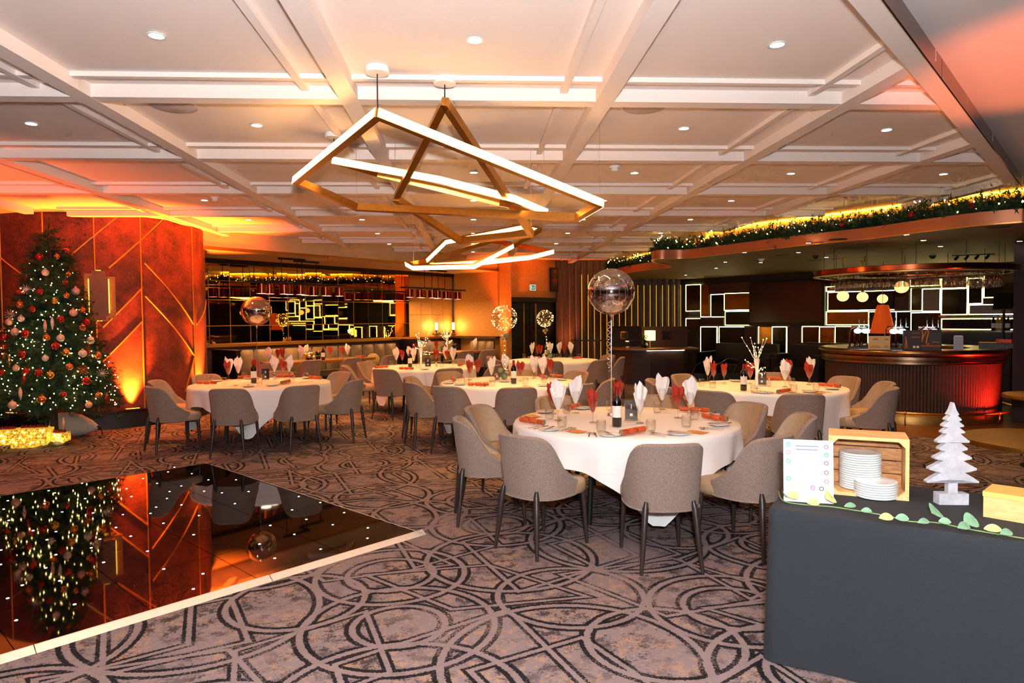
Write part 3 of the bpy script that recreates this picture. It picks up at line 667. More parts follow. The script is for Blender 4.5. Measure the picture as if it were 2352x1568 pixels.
# ================================================================== GARLAND on the canopy
def needles(mb, c, d, L, n, rnd, nl=.05, w=.005):
    d = d.normalized(); u = d.orthogonal().normalized(); v = d.cross(u)
    for i in range(n):
        f = rnd.random(); p = c + d * (L * f); a = rnd.random() * 6.283; o = u * math.cos(a) + v * math.sin(a)
        q = p + (o * .8 + d * .6) * nl * rnd.uniform(.7, 1.2); s = o.cross(d) * w
        mb.add([p - s, p + s, q], [(0, 1, 2)])
ga = thing('fir_garland', 'fir garland with fairy lights and red baubles along the copper canopy edge', 'garland', (0, 0, 0))
GC = offset(CURVE, .14 * SGN); gm = MB(); rg = random.Random(3)
glen = [0]
for i in range(1, len(GC)): glen.append(glen[-1] + (GC[i] - GC[i - 1]).length)
def gpt(s):
    for i in range(1, len(GC)):
        if glen[i] >= s: f = (s - glen[i - 1]) / max(1e-6, glen[i] - glen[i - 1]); return GC[i - 1].lerp(GC[i], f)
    return GC[-1]
s = 3.2; gt = glen[-1] - 1.0
while s < gt:
    b = gpt(s)
    for q in range(11):
        d = Vector((rg.uniform(-1, 1), rg.uniform(-1, 1), rg.uniform(-.1, 1.05))); needles(gm, Vector((b.x, b.y, ZK + .17)), d, rg.uniform(.12, .3), 20, rg, .06, .008)
    s += .045
gf = gm.build('foliage', MT['needle2'], ga); gf['kind'] = 'stuff'
_bulb = MB().sphere((0, 0, 0), .0095, 6, 4).mesh('bulb', MT['fairy'])
for i in range(190):
    b = gpt(3.2 + (gt - 3.2) * (i + rg.random()) / 190); put('fairy_light', _bulb, ga, (b.x + rg.uniform(-.14, .1), b.y + rg.uniform(-.16, .06), ZK + .17 + rg.uniform(.02, .26)))
_gb = MB().sphere((0, 0, 0), .045, 12, 8).mesh('bauble', BAU['red'], 180)
for x, y in ((2227, 471), (2085, 491), (2030, 505), (1930, 513), (1602, 553), (1518, 571), (1455, 612), (1402, 618)):
    s0 = min(range(len(GC)), key=lambda i: abs((1176 + FPX * (Vector((GC[i].x, GC[i].y, ZK + .2)) - EYEV).dot(_rt) / (Vector((GC[i].x, GC[i].y, ZK + .2)) - EYEV).dot(_fw)) - x) + (50 if GC[i].y > 13.2 and x > 1520 else 0))
    b = GC[s0]; put('bauble', _gb, ga, (b.x - .06, b.y - .1, ZK + .24))
# ================================================================== CHRISTMAS TREE
TC = Vector((-5.52, 9.3, 0)); TH = 2.93
tree = thing('christmas_tree', 'tall green Christmas tree in front of the orange-lit drum wall', 'tree', TC)
MB().cyl((0, 0, 0), (0, 0, TH - .2), .05, .012, 8).build('trunk', MT['bark'], tree)
MB().lathe([(0, 0), (.28, 0), (.26, .02), (.06, .09), (.05, .2)], 16).build('stand', MT['black'], tree, smooth=40)
rt_ = random.Random(11); tm = MB()
def trad(z): return .87 * max(0, (TH - .04 - z) / (TH - .36)) ** .9
for i in range(1050):
    z = .50 + (TH - .62) * (1 - math.sqrt(rt_.random() * .99)); a = rt_.random() * 6.283; R = trad(z) * rt_.uniform(.7, 1.06)
    d = Vector((math.cos(a), math.sin(a), rt_.uniform(-.24, .12))); st = .25 * R
    b0 = Vector((0, 0, z)) + d * st
    needles(tm, b0, d, max(.06, R - st), 46, rt_, .07, .0055)
    for q in range(3):
        f = rt_.uniform(.5, .95); p = Vector((0, 0, z)) + d * (R * f); e = Vector((math.cos(a + rt_.uniform(-.9, .9)), math.sin(a + rt_.uniform(-.9, .9)), rt_.uniform(-.3, .3)))
        needles(tm, p, e, .16, 18, rt_, .06, .0055)
needles(tm, Vector((0, 0, TH - .4)), Vector((.02, 0, 1)), .42, 90, rt_, .045, .005)
tf = tm.build('foliage', MT['needle'], tree); tf['kind'] = 'stuff'
def tsurf(z, a, f=1.0): r = trad(z) * f; return TC + Vector((r * math.cos(a), r * math.sin(a), z))
fl_ = thing('fairy_light_string', 'warm white fairy lights wound around the Christmas tree', 'fairy lights', TC)
_tb = MB().sphere((0, 0, 0), .0068, 6, 4).mesh('bulb', MT['fairy'])
for i in range(290):
    z = .46 + (TH - .68) * (1 - math.sqrt(rt_.random() * .98)); a = -math.pi * .5 + .3 + rt_.gauss(0, 1.0); p = tsurf(z, a, rt_.uniform(.82, 1.08)) - TC; put('bulb', _tb, fl_, p)
orn = [(212, 590, 'red', .03), (128, 588, 'copper', .034)]
def zt(x, y): return x / 2.53, 440 + y / 2.53
ORN = [(230, 380, 'red', 'ball'), (330, 378, 'copper', 'ball'), (382, 347, 'red', 'ball'), (152, 482, 'red', 'drop'), (264, 470, 'pearl', 'ball'), (396, 484, 'copper', 'ball'), (380, 530, 'red', 'ball'), (155, 566, 'pearl', 'star'), (112, 592, 'red', 'ball'), (233, 580, 'red', 'ball'), (386, 604, 'copper', 'ball'), (439, 578, 'pink', 'ball'), (318, 636, 'gold', 'ball'), (117, 656, 'copper', 'ball'), (186, 684, 'red', 'ball'), (62, 716, 'pearl', 'star'), (426, 703, 'pink', 'ball'), (478, 690, 'copper', 'ball'), (123, 738, 'pearl', 'ball'), (262, 775, 'pink', 'drop'), (304, 757, 'pearl', 'drop'), (352, 742, 'red', 'ball'), (52, 757, 'pink', 'ball'), (86, 815, 'pink', 'ball'), (146, 825, 'red', 'ball'), (478, 790, 'copper', 'ball'), (500, 760, 'red', 'ball'), (271, 848, 'copper', 'ball'), (352, 850, 'pearl', 'ball'), (527, 864, 'pearl', 'ball'), (128, 948, 'red', 'ball'), (323, 897, 'red', 'ball'), (383, 934, 'gold', 'ball'), (263, 968, 'pearl', 'ball'), (480, 940, 'pearl', 'ball'), (92, 1025, 'pink', 'ball'), (52, 975, 'gold', 'drop'), (403, 1018, 'copper', 'ball'), (225, 1053, 'red', 'ball'), (152, 1042, 'red', 'ball'), (291, 1066, 'gold', 'ball'), (480, 1036, 'copper', 'star'), (592, 1058, 'pearl', 'star'), (10, 1052, 'red', 'ball'), (137, 1080, 'red', 'drop'), (502, 1100, 'red', 'ball'), (118, 1165, 'pink', 'drop'), (242, 1208, 'copper', 'ball'), (368, 1180, 'red', 'ball'), (516, 1238, 'pink', 'ball'), (570, 1182, 'copper', 'ball'), (72, 1240, 'pink', 'ball'), (512, 915, 'red', 'drop'), (620, 1195, 'red', 'drop'), (20, 845, 'red', 'ball'), (368, 1340, 'pink', 'drop'), (565, 950, 'copper', 'ball')]
def starmesh(m):
    b = MB()
    for k in range(12):
        a = k * math.pi / 6; b.cyl((0, 0, 0), (.07 * math.cos(a), 0, .07 * math.sin(a)), .006, .003, 5)
    b.sphere((0, 0, 0), .016, 8, 6); return b.mesh('snowflake_ornament', m)
def ballmesh(m):
    b = MB().sphere((0, 0, 0), .042, 14, 10); b.cyl((0, 0, .04), (0, 0, .055), .011, n=8); return b.mesh('bauble', m, 40)
def dropmesh(m): return MB().lathe([(0, -.1), (.006, -.09), (.018, -.04), (.021, 0), (.014, .035), (.005, .06), (0, .065)], 10).mesh('drop_ornament', m, 60)
OMESH = {}
for i, (x, y, c, k) in enumerate(ORN):
    px, py = zt(x, y); d = ray(px, py)
    # meet the cone of branch tips
    best = None
    for q in range(400):
        t = 7.2 + q * .01; p = EYEV + d * t; r = math.hypot(p.x - TC.x, p.y - TC.y)
        if r < trad(p.z) * 1.03 + .01: best = p; break
    if best is None: best = EYEV + d * 9.1
    key = (c, k)
    if key not in OMESH: OMESH[key] = {'ball': ballmesh, 'star': starmesh, 'drop': dropmesh}[k](BAU[c])
    nm = {'ball': 'bauble', 'star': 'snowflake_ornament', 'drop': 'drop_ornament'}[k]
    lev = 'near the top' if py < 620 else 'high up' if py < 730 else 'at mid-height' if py < 830 else 'low down' if py < 925 else 'at the bottom'
    cw = {'red': 'red', 'copper': 'copper', 'pink': 'blush pink', 'gold': 'gold', 'pearl': 'pearl white'}[c]
    sd = 'window' if px < 80 else 'trunk' if px < 150 else 'sconce'
    lab = f'{cw} {dict(ball="round bauble", star="snowflake ornament", drop="icicle drop ornament")[k]} {lev} on the tree, ' + {'window': 'by the picture edge', 'trunk': 'before the trunk', 'sconce': 'towards the wall light'}[sd]
    _seen = globals().setdefault('ORNSEEN', {}); _seen[lab] = _seen.get(lab, 0) + 1
    if _seen[lab] > 1: lab += f', {ORD[_seen[lab] - 1]} down'
    o = tag(put(nm, OMESH[key], loc=best), lab, 'ornament', f'{cw} {k} ornaments')
    if k == 'ball': s_ = rt_.uniform(.85, 1.2); o.scale = (s_, s_, s_)
    else: o.rotation_euler = (0, 0, .55)
# --- lit presents under the tree
def present(px, py, w, h, d, rz, label, bow):
    p = atz(px, py, 0); t = thing('lit_present', label, 'present', p, rz, 'glowing presents under the tree'); glow = MT['present']
    MB().box((0, d / 2, h / 2), (w, d, h)).build('body', glow, t)
    rb = MB()
    for k in range(-3, 4): rb.sphere((k * w / 9, d / 2, h + .016), .025, 8, 6)
    rb.build('bow', MT['tinsel'], t)
    fr = MB()
    for i in range(26):
        f = random.Random(i + int(px)).random; r_ = random.Random(i * 7 + int(px)); fr.sphere((r_.uniform(-w / 2, w / 2), -.004, r_.uniform(.02, h)), .006, 5, 4)
    o = fr.build('sparkle_lights', MT['fairy'], t); o['kind'] = 'stuff'
def present_mat():
    m, nt, b = newmat('glowing_tinsel_wrap'); n = N(nt); tc = nt.nodes.new('ShaderNodeTexCoord'); w = n.noise(tc.outputs['Object'], 38, 4, .7)
    c = n.mix(n.step(w, .35, .65), lin((150, 92, 12)), lin((255, 206, 70)))
    nt.links.new(c, b.inputs['Base Color']); nt.links.new(c, b.inputs['Emission Color']); nt.links.new(n.math('MULTIPLY', n.step(w, .3, .7), 1.2), b.inputs['Emission Strength']); b.inputs['Roughness'].default_value = .4; return m
MT['present'] = present_mat(); MT['tinsel'] = mat('red_tinsel', (150, 26, 18), .5, .2, noise=(90, .4), bump=(90, .6))
present(66, 1028, .42, .235, .3, .1, 'large glowing gold present with red tinsel bow under the tree', 1)
present(8, 1022, .24, .19, .24, .2, 'mid-sized glowing gold present at the picture edge under the tree', 1)
present(128, 1023, .19, .155, .17, .0, 'smallest glowing gold present beside the grey toy mouse', 1)
ms = thing('plush_mouse', 'grey plush mouse lying behind the small glowing present', 'toy', atz(150, 1004, 0) + Vector((0, .1, 0)), -.1)
MB().lathe([(0, -.42), (.04, -.4), (.1, -.3), (.16, -.12), (.17, .05), (.13, .2), (0, .27)], 16).build('body', mat('grey_plush', (186, 176, 162), .95, noise=(60, .12), bump=(120, .4)), ms, smooth=180).rotation_euler = (0, math.radians(-84), 0)
ms.children[0].location = (.0, 0, .165)
for s_ in (-1, 1): MB().lathe([(0, 0), (.05, .008), (.055, .02), (0, .03)], 12, (-.13, .04 * s_, .3)).build('ear', ms.children[0].data.materials[0], ms, smooth=60)
MB().tube([(.4, 0, .14), (.5, -.05, .12), (.56, -.12, .03), (.57, -.2, .02)], .012, 6).build('tail', MT['black'], ms)
tag(put('bauble', MB().sphere((0, 0, .03), .03, 12, 8).mesh('bauble', BAU['red'], 180), loc=atz(167, 1010, 0)), 'fallen red bauble on the carpet beside the plush mouse', 'ornament')
# --- drum sconce
t, z = oncyl(228, 680); sc = thing('wall_sconce', 'stepped brass wall light glowing around a taupe centre plate', 'wall light', (DC.x + (DR + .01) * math.cos(t), DC.y + (DR + .01) * math.sin(t), z), t + math.pi / 2)
MB().box((-.05, -.015, .12), (.27, .02, .42)).build('back_plate', MT['sconce_plate'], sc); MB().box((.06, -.02, -.02), (.3, .02, .62)).build('back_plate', MT['sconce_plate'], sc); MB().box((-.02, -.022, -.22), (.26, .02, .3)).build('back_plate', MT['sconce_plate'], sc)
for x in (-.127, .127): MB().box((x, -.06, 0), (.012, .02, .5)).build('light_strip', MT['led_sconce'], sc)
for z_ in (-.365, .375): MB().box((0, -.05, z_), (.06, .02, .012)).build('light_strip', MT['led_sconce'], sc)
tp = mat('taupe_plate', (112, 84, 66), .7, noise=(60, .06)); MB().box((0, -.085, 0), (.24, .02, .58)).build('front_plate', tp, sc); MB().box((.0, -.07, .01), (.17, .02, .72)).build('front_plate', tp, sc)
# ================================================================== DANCE FLOOR
DR0 = atz(980, 1219, .025); DR0.z = 0; e1 = (atz(0, 1516, .02) - DR0); e1.z = 0; e1.normalize(); e2 = Vector((e1.y, -e1.x, 0))
if e2.dot(atz(455, 1062, .03) - DR0) < 0: e2 = -e2
df = thing('dance_floor', 'glossy black starlit dance floor with white metal edging on the carpet', 'dance floor', (0, 0, 0)); TS = .61; dang = math.atan2(e1.y, e1.x)
base = DR0 + e1 * .075 + e2 * .045; NX, NY = 9, 6
_pm = MB().box((0, 0, .0125), (TS - .004, TS - .004, .025)).mesh('floor_panel', MT['panelblk'])
for i in range(NX):
    for k in range(NY):
        c = base + e1 * (TS * (i + .5)) + e2 * (TS * (k + .5)); put('floor_panel', _pm, df, (c.x, c.y, 0), dang)
def edge(a, b, w, inner):
    d = (b - a).normalized(); n = inner; return MB().add([(*a[:2], .0005), (*b[:2], .0005), (*(b + n * w)[:2], .027), (*(a + n * w)[:2], .027), (*(b + n * (w + .008))[:2], .027), (*(a + n * (w + .008))[:2], .027)], [(0, 1, 2, 3), (3, 2, 4, 5)])
for i in range(5):
    a = DR0 + e1 * (1.22 * i); edge(a + e1 * .002, a + e1 * 1.218, .045, e2).build('edge_ramp', MT['alum'], df)
for i in range(3):
    a = DR0 + e2 * (1.25 * i); edge(a + e2 * .002, a + e2 * 1.248, .055, e1).build('edge_ramp', MT['alum'], df)
fr_ = DR0 + e2 * (TS * NY + .095); edge(fr_, fr_ + e1 * 5.6, .04, -e2).build('edge_ramp', MT['brassd'], df)
_st = MB().lathe([(.0085, 0), (.006, .0015), (0, .002)], 8).mesh('star_light', MT['star'])
STZ = [(942, 77), (908, 102), (1036, 111), (773, 138), (1126, 145), (1275, 145), (849, 164), (443, 164), (979, 178), (684, 193), (263, 203), (296, 216), (916, 208), (1103, 206), (1199, 215), (1343, 208), (710, 235), (1614, 235), (902, 245), (460, 246), (42, 258), (241, 274), (1269, 273), (980, 280), (1730, 267), (843, 292), (20, 303), (336, 318), (503, 323), (813, 326), (664, 332), (1578, 307), (1859, 322), (1075, 337), (47, 364), (1655, 358), (883, 379), (1798, 387), (1460, 391), (626, 402), (1987, 404), (179, 419), (303, 424), (1590, 439), (1046, 441), (706, 449), (1985, 460), (540, 465), (254, 468), (1402, 492), (493, 512), (1732, 519), (5, 524), (797, 530), (302, 549), (1484, 568), (560, 590), (3, 602), (247, 620), (885, 626), (1096, 652), (323, 690), (120, 714), (1044, 734), (42, 784), (403, 817), (87, 903)]
for x, y in STZ:
    p = atz(x / 2.352, 1040 + y / 2.352, .0255); put('star_light', _st, df, p)

# ================================================================== BOOTHS
def bench(name, label, P0, d, n, L, chans):
    """upholstered bench: P0 rear corner, d along the wall, n into the room"""
    a = math.atan2(d.y, d.x); t = thing(name, label, 'bench', (P0.x, P0.y, 0), a); s = -1 if (Vector((-d.y, d.x, 0)).dot(n) < 0) else 1
    MB().box((L / 2, s * .32, .2), (L, .5, .4)).build('base', MT['dwood'], t)
    MB().box((L / 2, s * .34, .43), (L, .54, .1)).build('seat', MT['bench'], t)
    w = L / chans
    for i in range(chans):
        def f(u, v, i=i): return (i * w + .004 + u * (w - .008), s * (.02 + .03 + .07 * math.sin(math.pi * u) ** .5 * (1 if 0 < v < 1 else .2) + .04 * (1 - v)), .46 + v * .54)
        MB().grid(f, 6, 5).build('back_channel', MT['bench'], t, smooth=180)
    MB().box((L / 2, s * .03, .73), (L, .05, .58)).build('back_board', MT['dwood'], t)
    return t
bench('booth_bench', 'channelled taupe banquette under the mirror wall by the baubles', MA - ND * .32 + UD * .1, UD, -ND, 4.6, 13)
bench('booth_bench', 'channelled taupe banquette under the gold panelled corner', MA - ND * .32 + UD * 5.2, UD, -ND, 1.6, 5)
bench('booth_bench', 'channelled taupe banquette along the gold papered wall', MC - UD * .32 + SD * .98, SD, -UD, .84, 3)
lg = thing('booth_ledge', 'brass-edged ledge running below the mirror wall', 'ledge', (0, 0, 0))
q0 = MA - UD * 2; MB().prism([q0[:2], MC[:2], (MC - ND * .34)[:2], (q0 - ND * .34)[:2]], LZ - .05, LZ).build('shelf', MT['twood'], lg)
MB().bar((*(q0 - ND * .345)[:2], LZ - .025), (*(MC - ND * .345)[:2], LZ - .025), .012, .055).build('edge_trim', MT['brass'], lg)
q1 = MC + SD * .2; MB().prism([MC[:2], SE[:2], (SE - UD * .3)[:2], (MC - UD * .3)[:2]], LZ - .06, LZ - .004).build('shelf', MT['dwood'], lg)
MB().prism([(q0 - ND * .0)[:2], MC[:2], (MC - ND * .3)[:2], (q0 - ND * .3)[:2]], 0, LZ - .05).build('ledge_front', MT['dwood'], lg)
def divider(label, P, L, h):
    t = thing('booth_divider', label, 'divider', P, math.atan2(ND.y, ND.x)); MB().box((-L / 2, 0, h / 2), (L, .09, h)).build('panel', MT['black'], t); MB().box((-L / 2, 0, h + .012), (L + .02, .11, .025)).build('cap', MT['bronze'], t)
divider('black divider beside the drum wall at the end of the booth', boothpt(520, .9) + ND * .5, .9, 1.02)
divider('black divider between the two booths', MA + UD * 4.95 - ND * .3, .55, 1.08)
def wood_table(label, c, rz, L, Wd):
    t = thing('booth_table', label, 'table', c, rz); MB().box((0, 0, .735), (L, Wd, .04)).build('tabletop', MT['twood'], t)
    MB().box((0, 0, .708), (L - .03, Wd - .03, .015)).build('table_edge', MT['brassd'], t)
    for s in (-1, 1):
        MB().cyl((s * L * .32, 0, .02), (s * L * .32, 0, .71), .035, n=10).build('leg', MT['black'], t); MB().lathe([(.24, 0), (.23, .02), (.04, .03)], 16, (s * L * .32, 0, 0)).build('foot', MT['black'], t)
TA = boothpt(735, 1.05); TB = boothpt(1052, 1.15)
wood_table('bare wooden booth table with baubles and a wine bottle', TA, math.atan2(UD.y, UD.x), 2.4, .75)
wood_table('bare wooden booth table with poinsettia before the gold corner', TB, math.atan2(UD.y, UD.x), 1.9, .75)
def tablept(T, px, off=0.0, z=.755):
    r = ray(px, 800); P = T - ND * off; t = (P - EYEV).dot(ND) / r.dot(ND); q = EYEV + r * t; q.z = z; return q
cush = thing('cushion', 'pale patterned cushion on the banquette beside the booth table', 'cushion', boothpt(855, .75) + Vector((0, 0, .48)), .9)
MB().sphere((0, 0, .17), .2, 14, 10, sz=.8).build('cover', mat('cream_print_cushion', (206, 170, 110), .8, noise=(22, .35)), cush, smooth=180); cush.children[0].scale = (1, .4, 1)
for i, px in enumerate((1002, 1041)):
    p = boothpt(px, .16); p.z = LZ; t = thing('candle_lamp', f'glowing tube candle lamp on the ledge, {["further from", "nearer to"][i]} the papered wall', 'lamp', p, 0, 'candle lamps on the ledge')
    MB().lathe([(0, 0), (.06, 0), (.055, .012), (.014, .02), (.012, .13), (.045, .15), (.05, .17), (0, .17)], 12).build('stand', MT['bronze'], t, smooth=50)
    MB().lathe([(0, .17), (.036, .17), (.036, .37), (0, .37)], 12).build('tube', MT['candle'], t, smooth=40)
    lamp('candle_light', 'POINT', p + Vector((0, -.12, .28)), 7, (1, .62, .2), size=.05)
rw = thing('ledge_wreath', 'small berry and fir arrangement on the ledge by the candle lamps', 'wreath', boothpt(1020, .18) + Vector((0, 0, LZ)), .8); wm = MB(); r3 = random.Random(5)
for i in range(60): needles(wm, Vector((r3.uniform(-.45, .45), r3.uniform(-.05, .05), .03)), Vector((r3.uniform(-1, 1), r3.uniform(-.5, .5), r3.random())), .08, 10, r3, .04, .006)
o = wm.build('foliage', MT['needle2'], rw); o['kind'] = 'stuff'
for i in range(9): MB().sphere((r3.uniform(-.4, .4), -.06, .05), .018, 8, 6).build('berry', BAU['red'], rw, smooth=180)
# ================================================================== CHAIRS
def make_chair():
    t = thing('dining_chair', '', 'chair')
    def prof(ph, v, ins):
        top = .335 + .475 * (1 / (1 + math.exp((abs(ph) - 78) / 9.5))) * 1.0; z0 = .385; z1 = max(.47, z0 + top - .335 - .06 + .0)
        z1 = .47 + .335 / (1 + math.exp((abs(ph) - 77) / 10)); z = z0 + (z1 - z0) * v; h = (z - .38) / .42
        a = (.235 + .028 * h) - ins; b = (.245 + .055 * h) - ins; p = math.radians(ph); cs, sn = math.cos(p), math.sin(p); e = .78
        x = a * math.copysign(abs(sn) ** e, sn); y = -b * math.copysign(abs(cs) ** e, cs) - .01
        return x, y, z
    mb = MB(); n = 36; m = 9; A = 112
    def outer(u, v): return prof(-A + 2 * A * u, v, 0)
    mb.grid(outer, n, m)
    def rim(u, v):
        o = prof(-A + 2 * A * u, 1, 0); i = prof(-A + 2 * A * u, 1, .042); b = .014 * math.sin(math.pi * v); return (o[0] + (i[0] - o[0]) * v, o[1] + (i[1] - o[1]) * v, o[2] + b)
    mb.grid(rim, n, 3)
    mb.build('backrest', MT['chair_out'], t, smooth=60)
    li = MB()
    def inn(u, v): return prof(A - 2 * A * u, v, .042)
    li.grid(inn, n, m)
    for s in (0, 1):
        def endc(u, v, s=s):
            ph = A if s else -A; o = prof(ph, v, 0); i = prof(ph, v, .042); return (o[0] + (i[0] - o[0]) * (u if s else 1 - u), o[1] + (i[1] - o[1]) * (u if s else 1 - u), o[2])
        li.grid(endc, 1, m)
    li.build('backrest_lining', MT['chair_in'], t, smooth=60)
    # seat pad: rounded D shape
    def ring(k, sc, z):
        L = []
        for i in range(28):
            a = 2 * math.pi * i / 28; c, s_ = math.cos(a), math.sin(a); e = .55
            x = .232 * sc * math.copysign(abs(c) ** e, c); y = .265 * sc * math.copysign(abs(s_) ** e, s_) + .03; L.append((x * (1 - .06 * (y < -.1)), y, z))
        return L
    pr = [ring(0, .9, .37), ring(0, .985, .38), ring(0, 1, .41), ring(0, .995, .445), ring(0, .96, .468), ring(0, .85, .476), ring(0, .4, .48)]
    sm = MB(); vs = [p for r_ in pr for p in r_]; fs = []
    for i in range(len(pr) - 1):
        for k in range(28): fs.append((i * 28 + k, i * 28 + (k + 1) % 28, (i + 1) * 28 + (k + 1) % 28, (i + 1) * 28 + k))
    fs += [tuple(range(27, -1, -1)), tuple(range((len(pr) - 1) * 28, len(pr) * 28))]
    sm.add(vs, fs).build('seat', MT['chair_in'], t, smooth=60)
    MB().tube([prof(-A + 2 * A * i / 24, 0, -.003) for i in range(25)], .006, 6).build('piping', MT['chair_out'], t, smooth=180)
    for s in (-1, 1):
        MB().tube([(s * .15, -.235, .445), (s * .158, -.245, .40), (s * .175, -.262, .2), (s * .195, -.285, 0)], [.012, .021, .018, .0115], 10).build('leg', MT['chair_leg'], t, smooth=60)
        MB().tube([(s * .185, .22, .375), (s * .195, .228, .2), (s * .205, .238, 0)], [.019, .017, .0115], 10).build('leg', MT['chair_leg'], t, smooth=60)
    return t
CH = Proto(make_chair())
TABLES = {  # centre, cloth rotation, chairs (angle, distance, label hint)
    1: ((1.24, 5.55), -88, [(-91, 1.14, 'with its back square to the camera'), (-57, 1.14, 'behind the white allergen notice'), (-10, 1.2, 'just behind the wooden crate'), (21, 1.12, 'facing the near table from the bar side'), (63, 1.12, 'behind the number one stand'), (109, 1.12, 'behind the two tallest white napkins'), (154, 1.12, 'beside the first orange cracker, far end'), (-174, 1.1, 'second along the dance floor side'), (-134, 1.1, 'nearest the dance floor corner')]),
    4: ((-2.88, 9.45), -84, [(222, 1.12, 'at the tree end with its outer back turned'), (183, 1.12, 'at the tree end facing inward'), (-89, 1.12, 'with its back to the camera by the cloth corner'), (-52, 1.12, 'with its back to the camera beside the cracker'), (-14, 1.12, 'at the aisle end showing its outer side'), (48, 1.12, 'far side facing the camera, aisle end'), (95, 1.12, 'far side behind the number four card'), (142, 1.12, 'far side nearest the drum wall')]),
    5: ((-.86, 12.2), -50, [(-115, 1.12, 'with its back turned, near side by the crackers'), (-68, 1.12, 'with its back turned, near side below the five card'), (190, 1.12, 'at the drum wall end'), (150, 1.12, 'far side beneath the banquette end'), (-25, 1.12, 'at the end facing the double doors'), (60, 1.12, 'far side by the bare booth table')]),
    6: ((.47, 9.15), -60, [(234, 1.12, 'near side, nearest table four'), (203, 1.12, 'at the end facing the drum wall'), (170, 1.12, 'facing in from the drum wall end'), (-89, 1.12, 'near side with its back square to the camera'), (-52, 1.12, 'near side behind the front table'), (-20, 1.12, 'at the bar end'), (38, 1.12, 'far side facing the camera, bar end'), (130, 1.12, 'far side facing the camera, drum end'), (78, 1.12, 'far side behind the wine bottle')]),
    7: ((1.63, 13.77), -70, [(-55, 1.12, 'near side, back turned'), (-15, 1.12, 'at the host desk end, back turned'), (22, 1.12, 'far side at the fluted wall end'), (160, 1.12, 'far side at the booth end'), (205, 1.12, 'at the booth end, back turned'), (-100, 1.12, 'near side behind the middle table')]),
    2: ((3.53, 8.05), -70, [(222, 1.12, 'near side, back turned behind the red crackers'), (-98, 1.12, 'near side, back square to the camera'), (-42, 1.12, 'at the bar end, back turned'), (-12, 1.12, 'at the bar end facing inward'), (20, 1.12, 'in front of the ribbed bar'), (62, 1.12, 'far side behind the lit twigs'), (120, 1.12, 'far side by the dark desk'), (158, 1.12, 'at the aisle end, far side'), (192, 1.12, 'at the aisle end, back turned')]),
}
TN = {1: 'the front table', 4: 'table four', 5: 'table five', 6: 'the middle table', 7: 'the door table', 2: 'the bar table'}
RT = .9; TZ = .755
jit = random.Random(21)
def round_table(k):
    (cx, cy), crot, chairs = TABLES[k]; nm = TN[k]
    t = thing('round_table', f'round dining table under the white cloth, {nm}', 'table', (cx, cy, 0), 0, 'round dining tables')
    MB().lathe([(0, TZ - .03), (RT - .006, TZ - .03), (RT - .006, TZ - .008), (0, TZ - .008)], 40).build('tabletop', MT['twood'], t, smooth=40)
    for i in range(4):
        a = math.pi / 4 + i * math.pi / 2; MB().cyl((.5 * math.cos(a), .5 * math.sin(a), 0), (.45 * math.cos(a), .45 * math.sin(a), TZ - .03), .02, n=8).build('leg', MT['black'], t)
    half = 1.13; c0 = math.radians(crot - 45); ns, nr_ = 144, 15; rr = random.Random(k)
    ph = [rr.uniform(0, 6.28) for _ in range(3)]
    def cl(u, v):
        a = 2 * math.pi * u; b = a - c0; e = half / max(abs(math.cos(b)), abs(math.sin(b))); L = min(e, half * 1.34) - RT
        if v <= .25: r = (RT + .004) * v / .25; return (cx + r * math.cos(a), cy + r * math.sin(a), TZ - .006)
        f = (v - .25) / .75; d = L * f; fold = (math.sin(a * 13 + ph[0]) * .6 + math.sin(a * 21 + ph[1]) * .35 + math.sin(a * 7 + ph[2]) * .4)
        r = RT + .006 + .012 * min(1, d / .03) + fold * .034 * min(1, d / .3) - .02 * (d ** 1.2) ; return (cx + r * math.cos(a), cy + r * math.sin(a), TZ - .006 - .012 * min(1, d / .015) - max(0, d - .012) * .985)
    o = MB().grid(cl, ns, 20, wrap=True).build('tablecloth', MT['cloth'], smooth=180)
    tag(o, f'white linen cloth with hanging corners on {nm}', 'tablecloth', 'white round tablecloths')
    for a, r, hint in chairs:
        aa = math.radians(a); r += jit.uniform(-.015, .015); x, y = cx + r * math.cos(aa), cy + r * math.sin(aa)
        CH.place((x, y, 0), aa + math.pi / 2 + jit.uniform(-.06, .06), f'taupe tub chair at {nm}, {hint}', 'taupe tub chairs')
for k in TABLES: round_table(k)
for i, (px, d) in enumerate(((610, 1.9), (700, 1.85), (795, 1.9), (880, 1.8))):
    q = boothpt(px, d - .25); CH.place(q, math.atan2(ND.y, ND.x) - math.pi / 2 + (i - 1.5) * .1, f'taupe tub chair at the booth table with the baubles, {ORD[i]} from the drum wall', 'taupe tub chairs')
for i, (px, d) in enumerate(((1060, 1.8), (1110, 1.85))):
    q = boothpt(px, d); CH.place(q, math.atan2(ND.y, ND.x) - math.pi / 2 - .2, f'taupe tub chair at the poinsettia booth table, {["drum wall", "double door"][i]} end', 'taupe tub chairs')
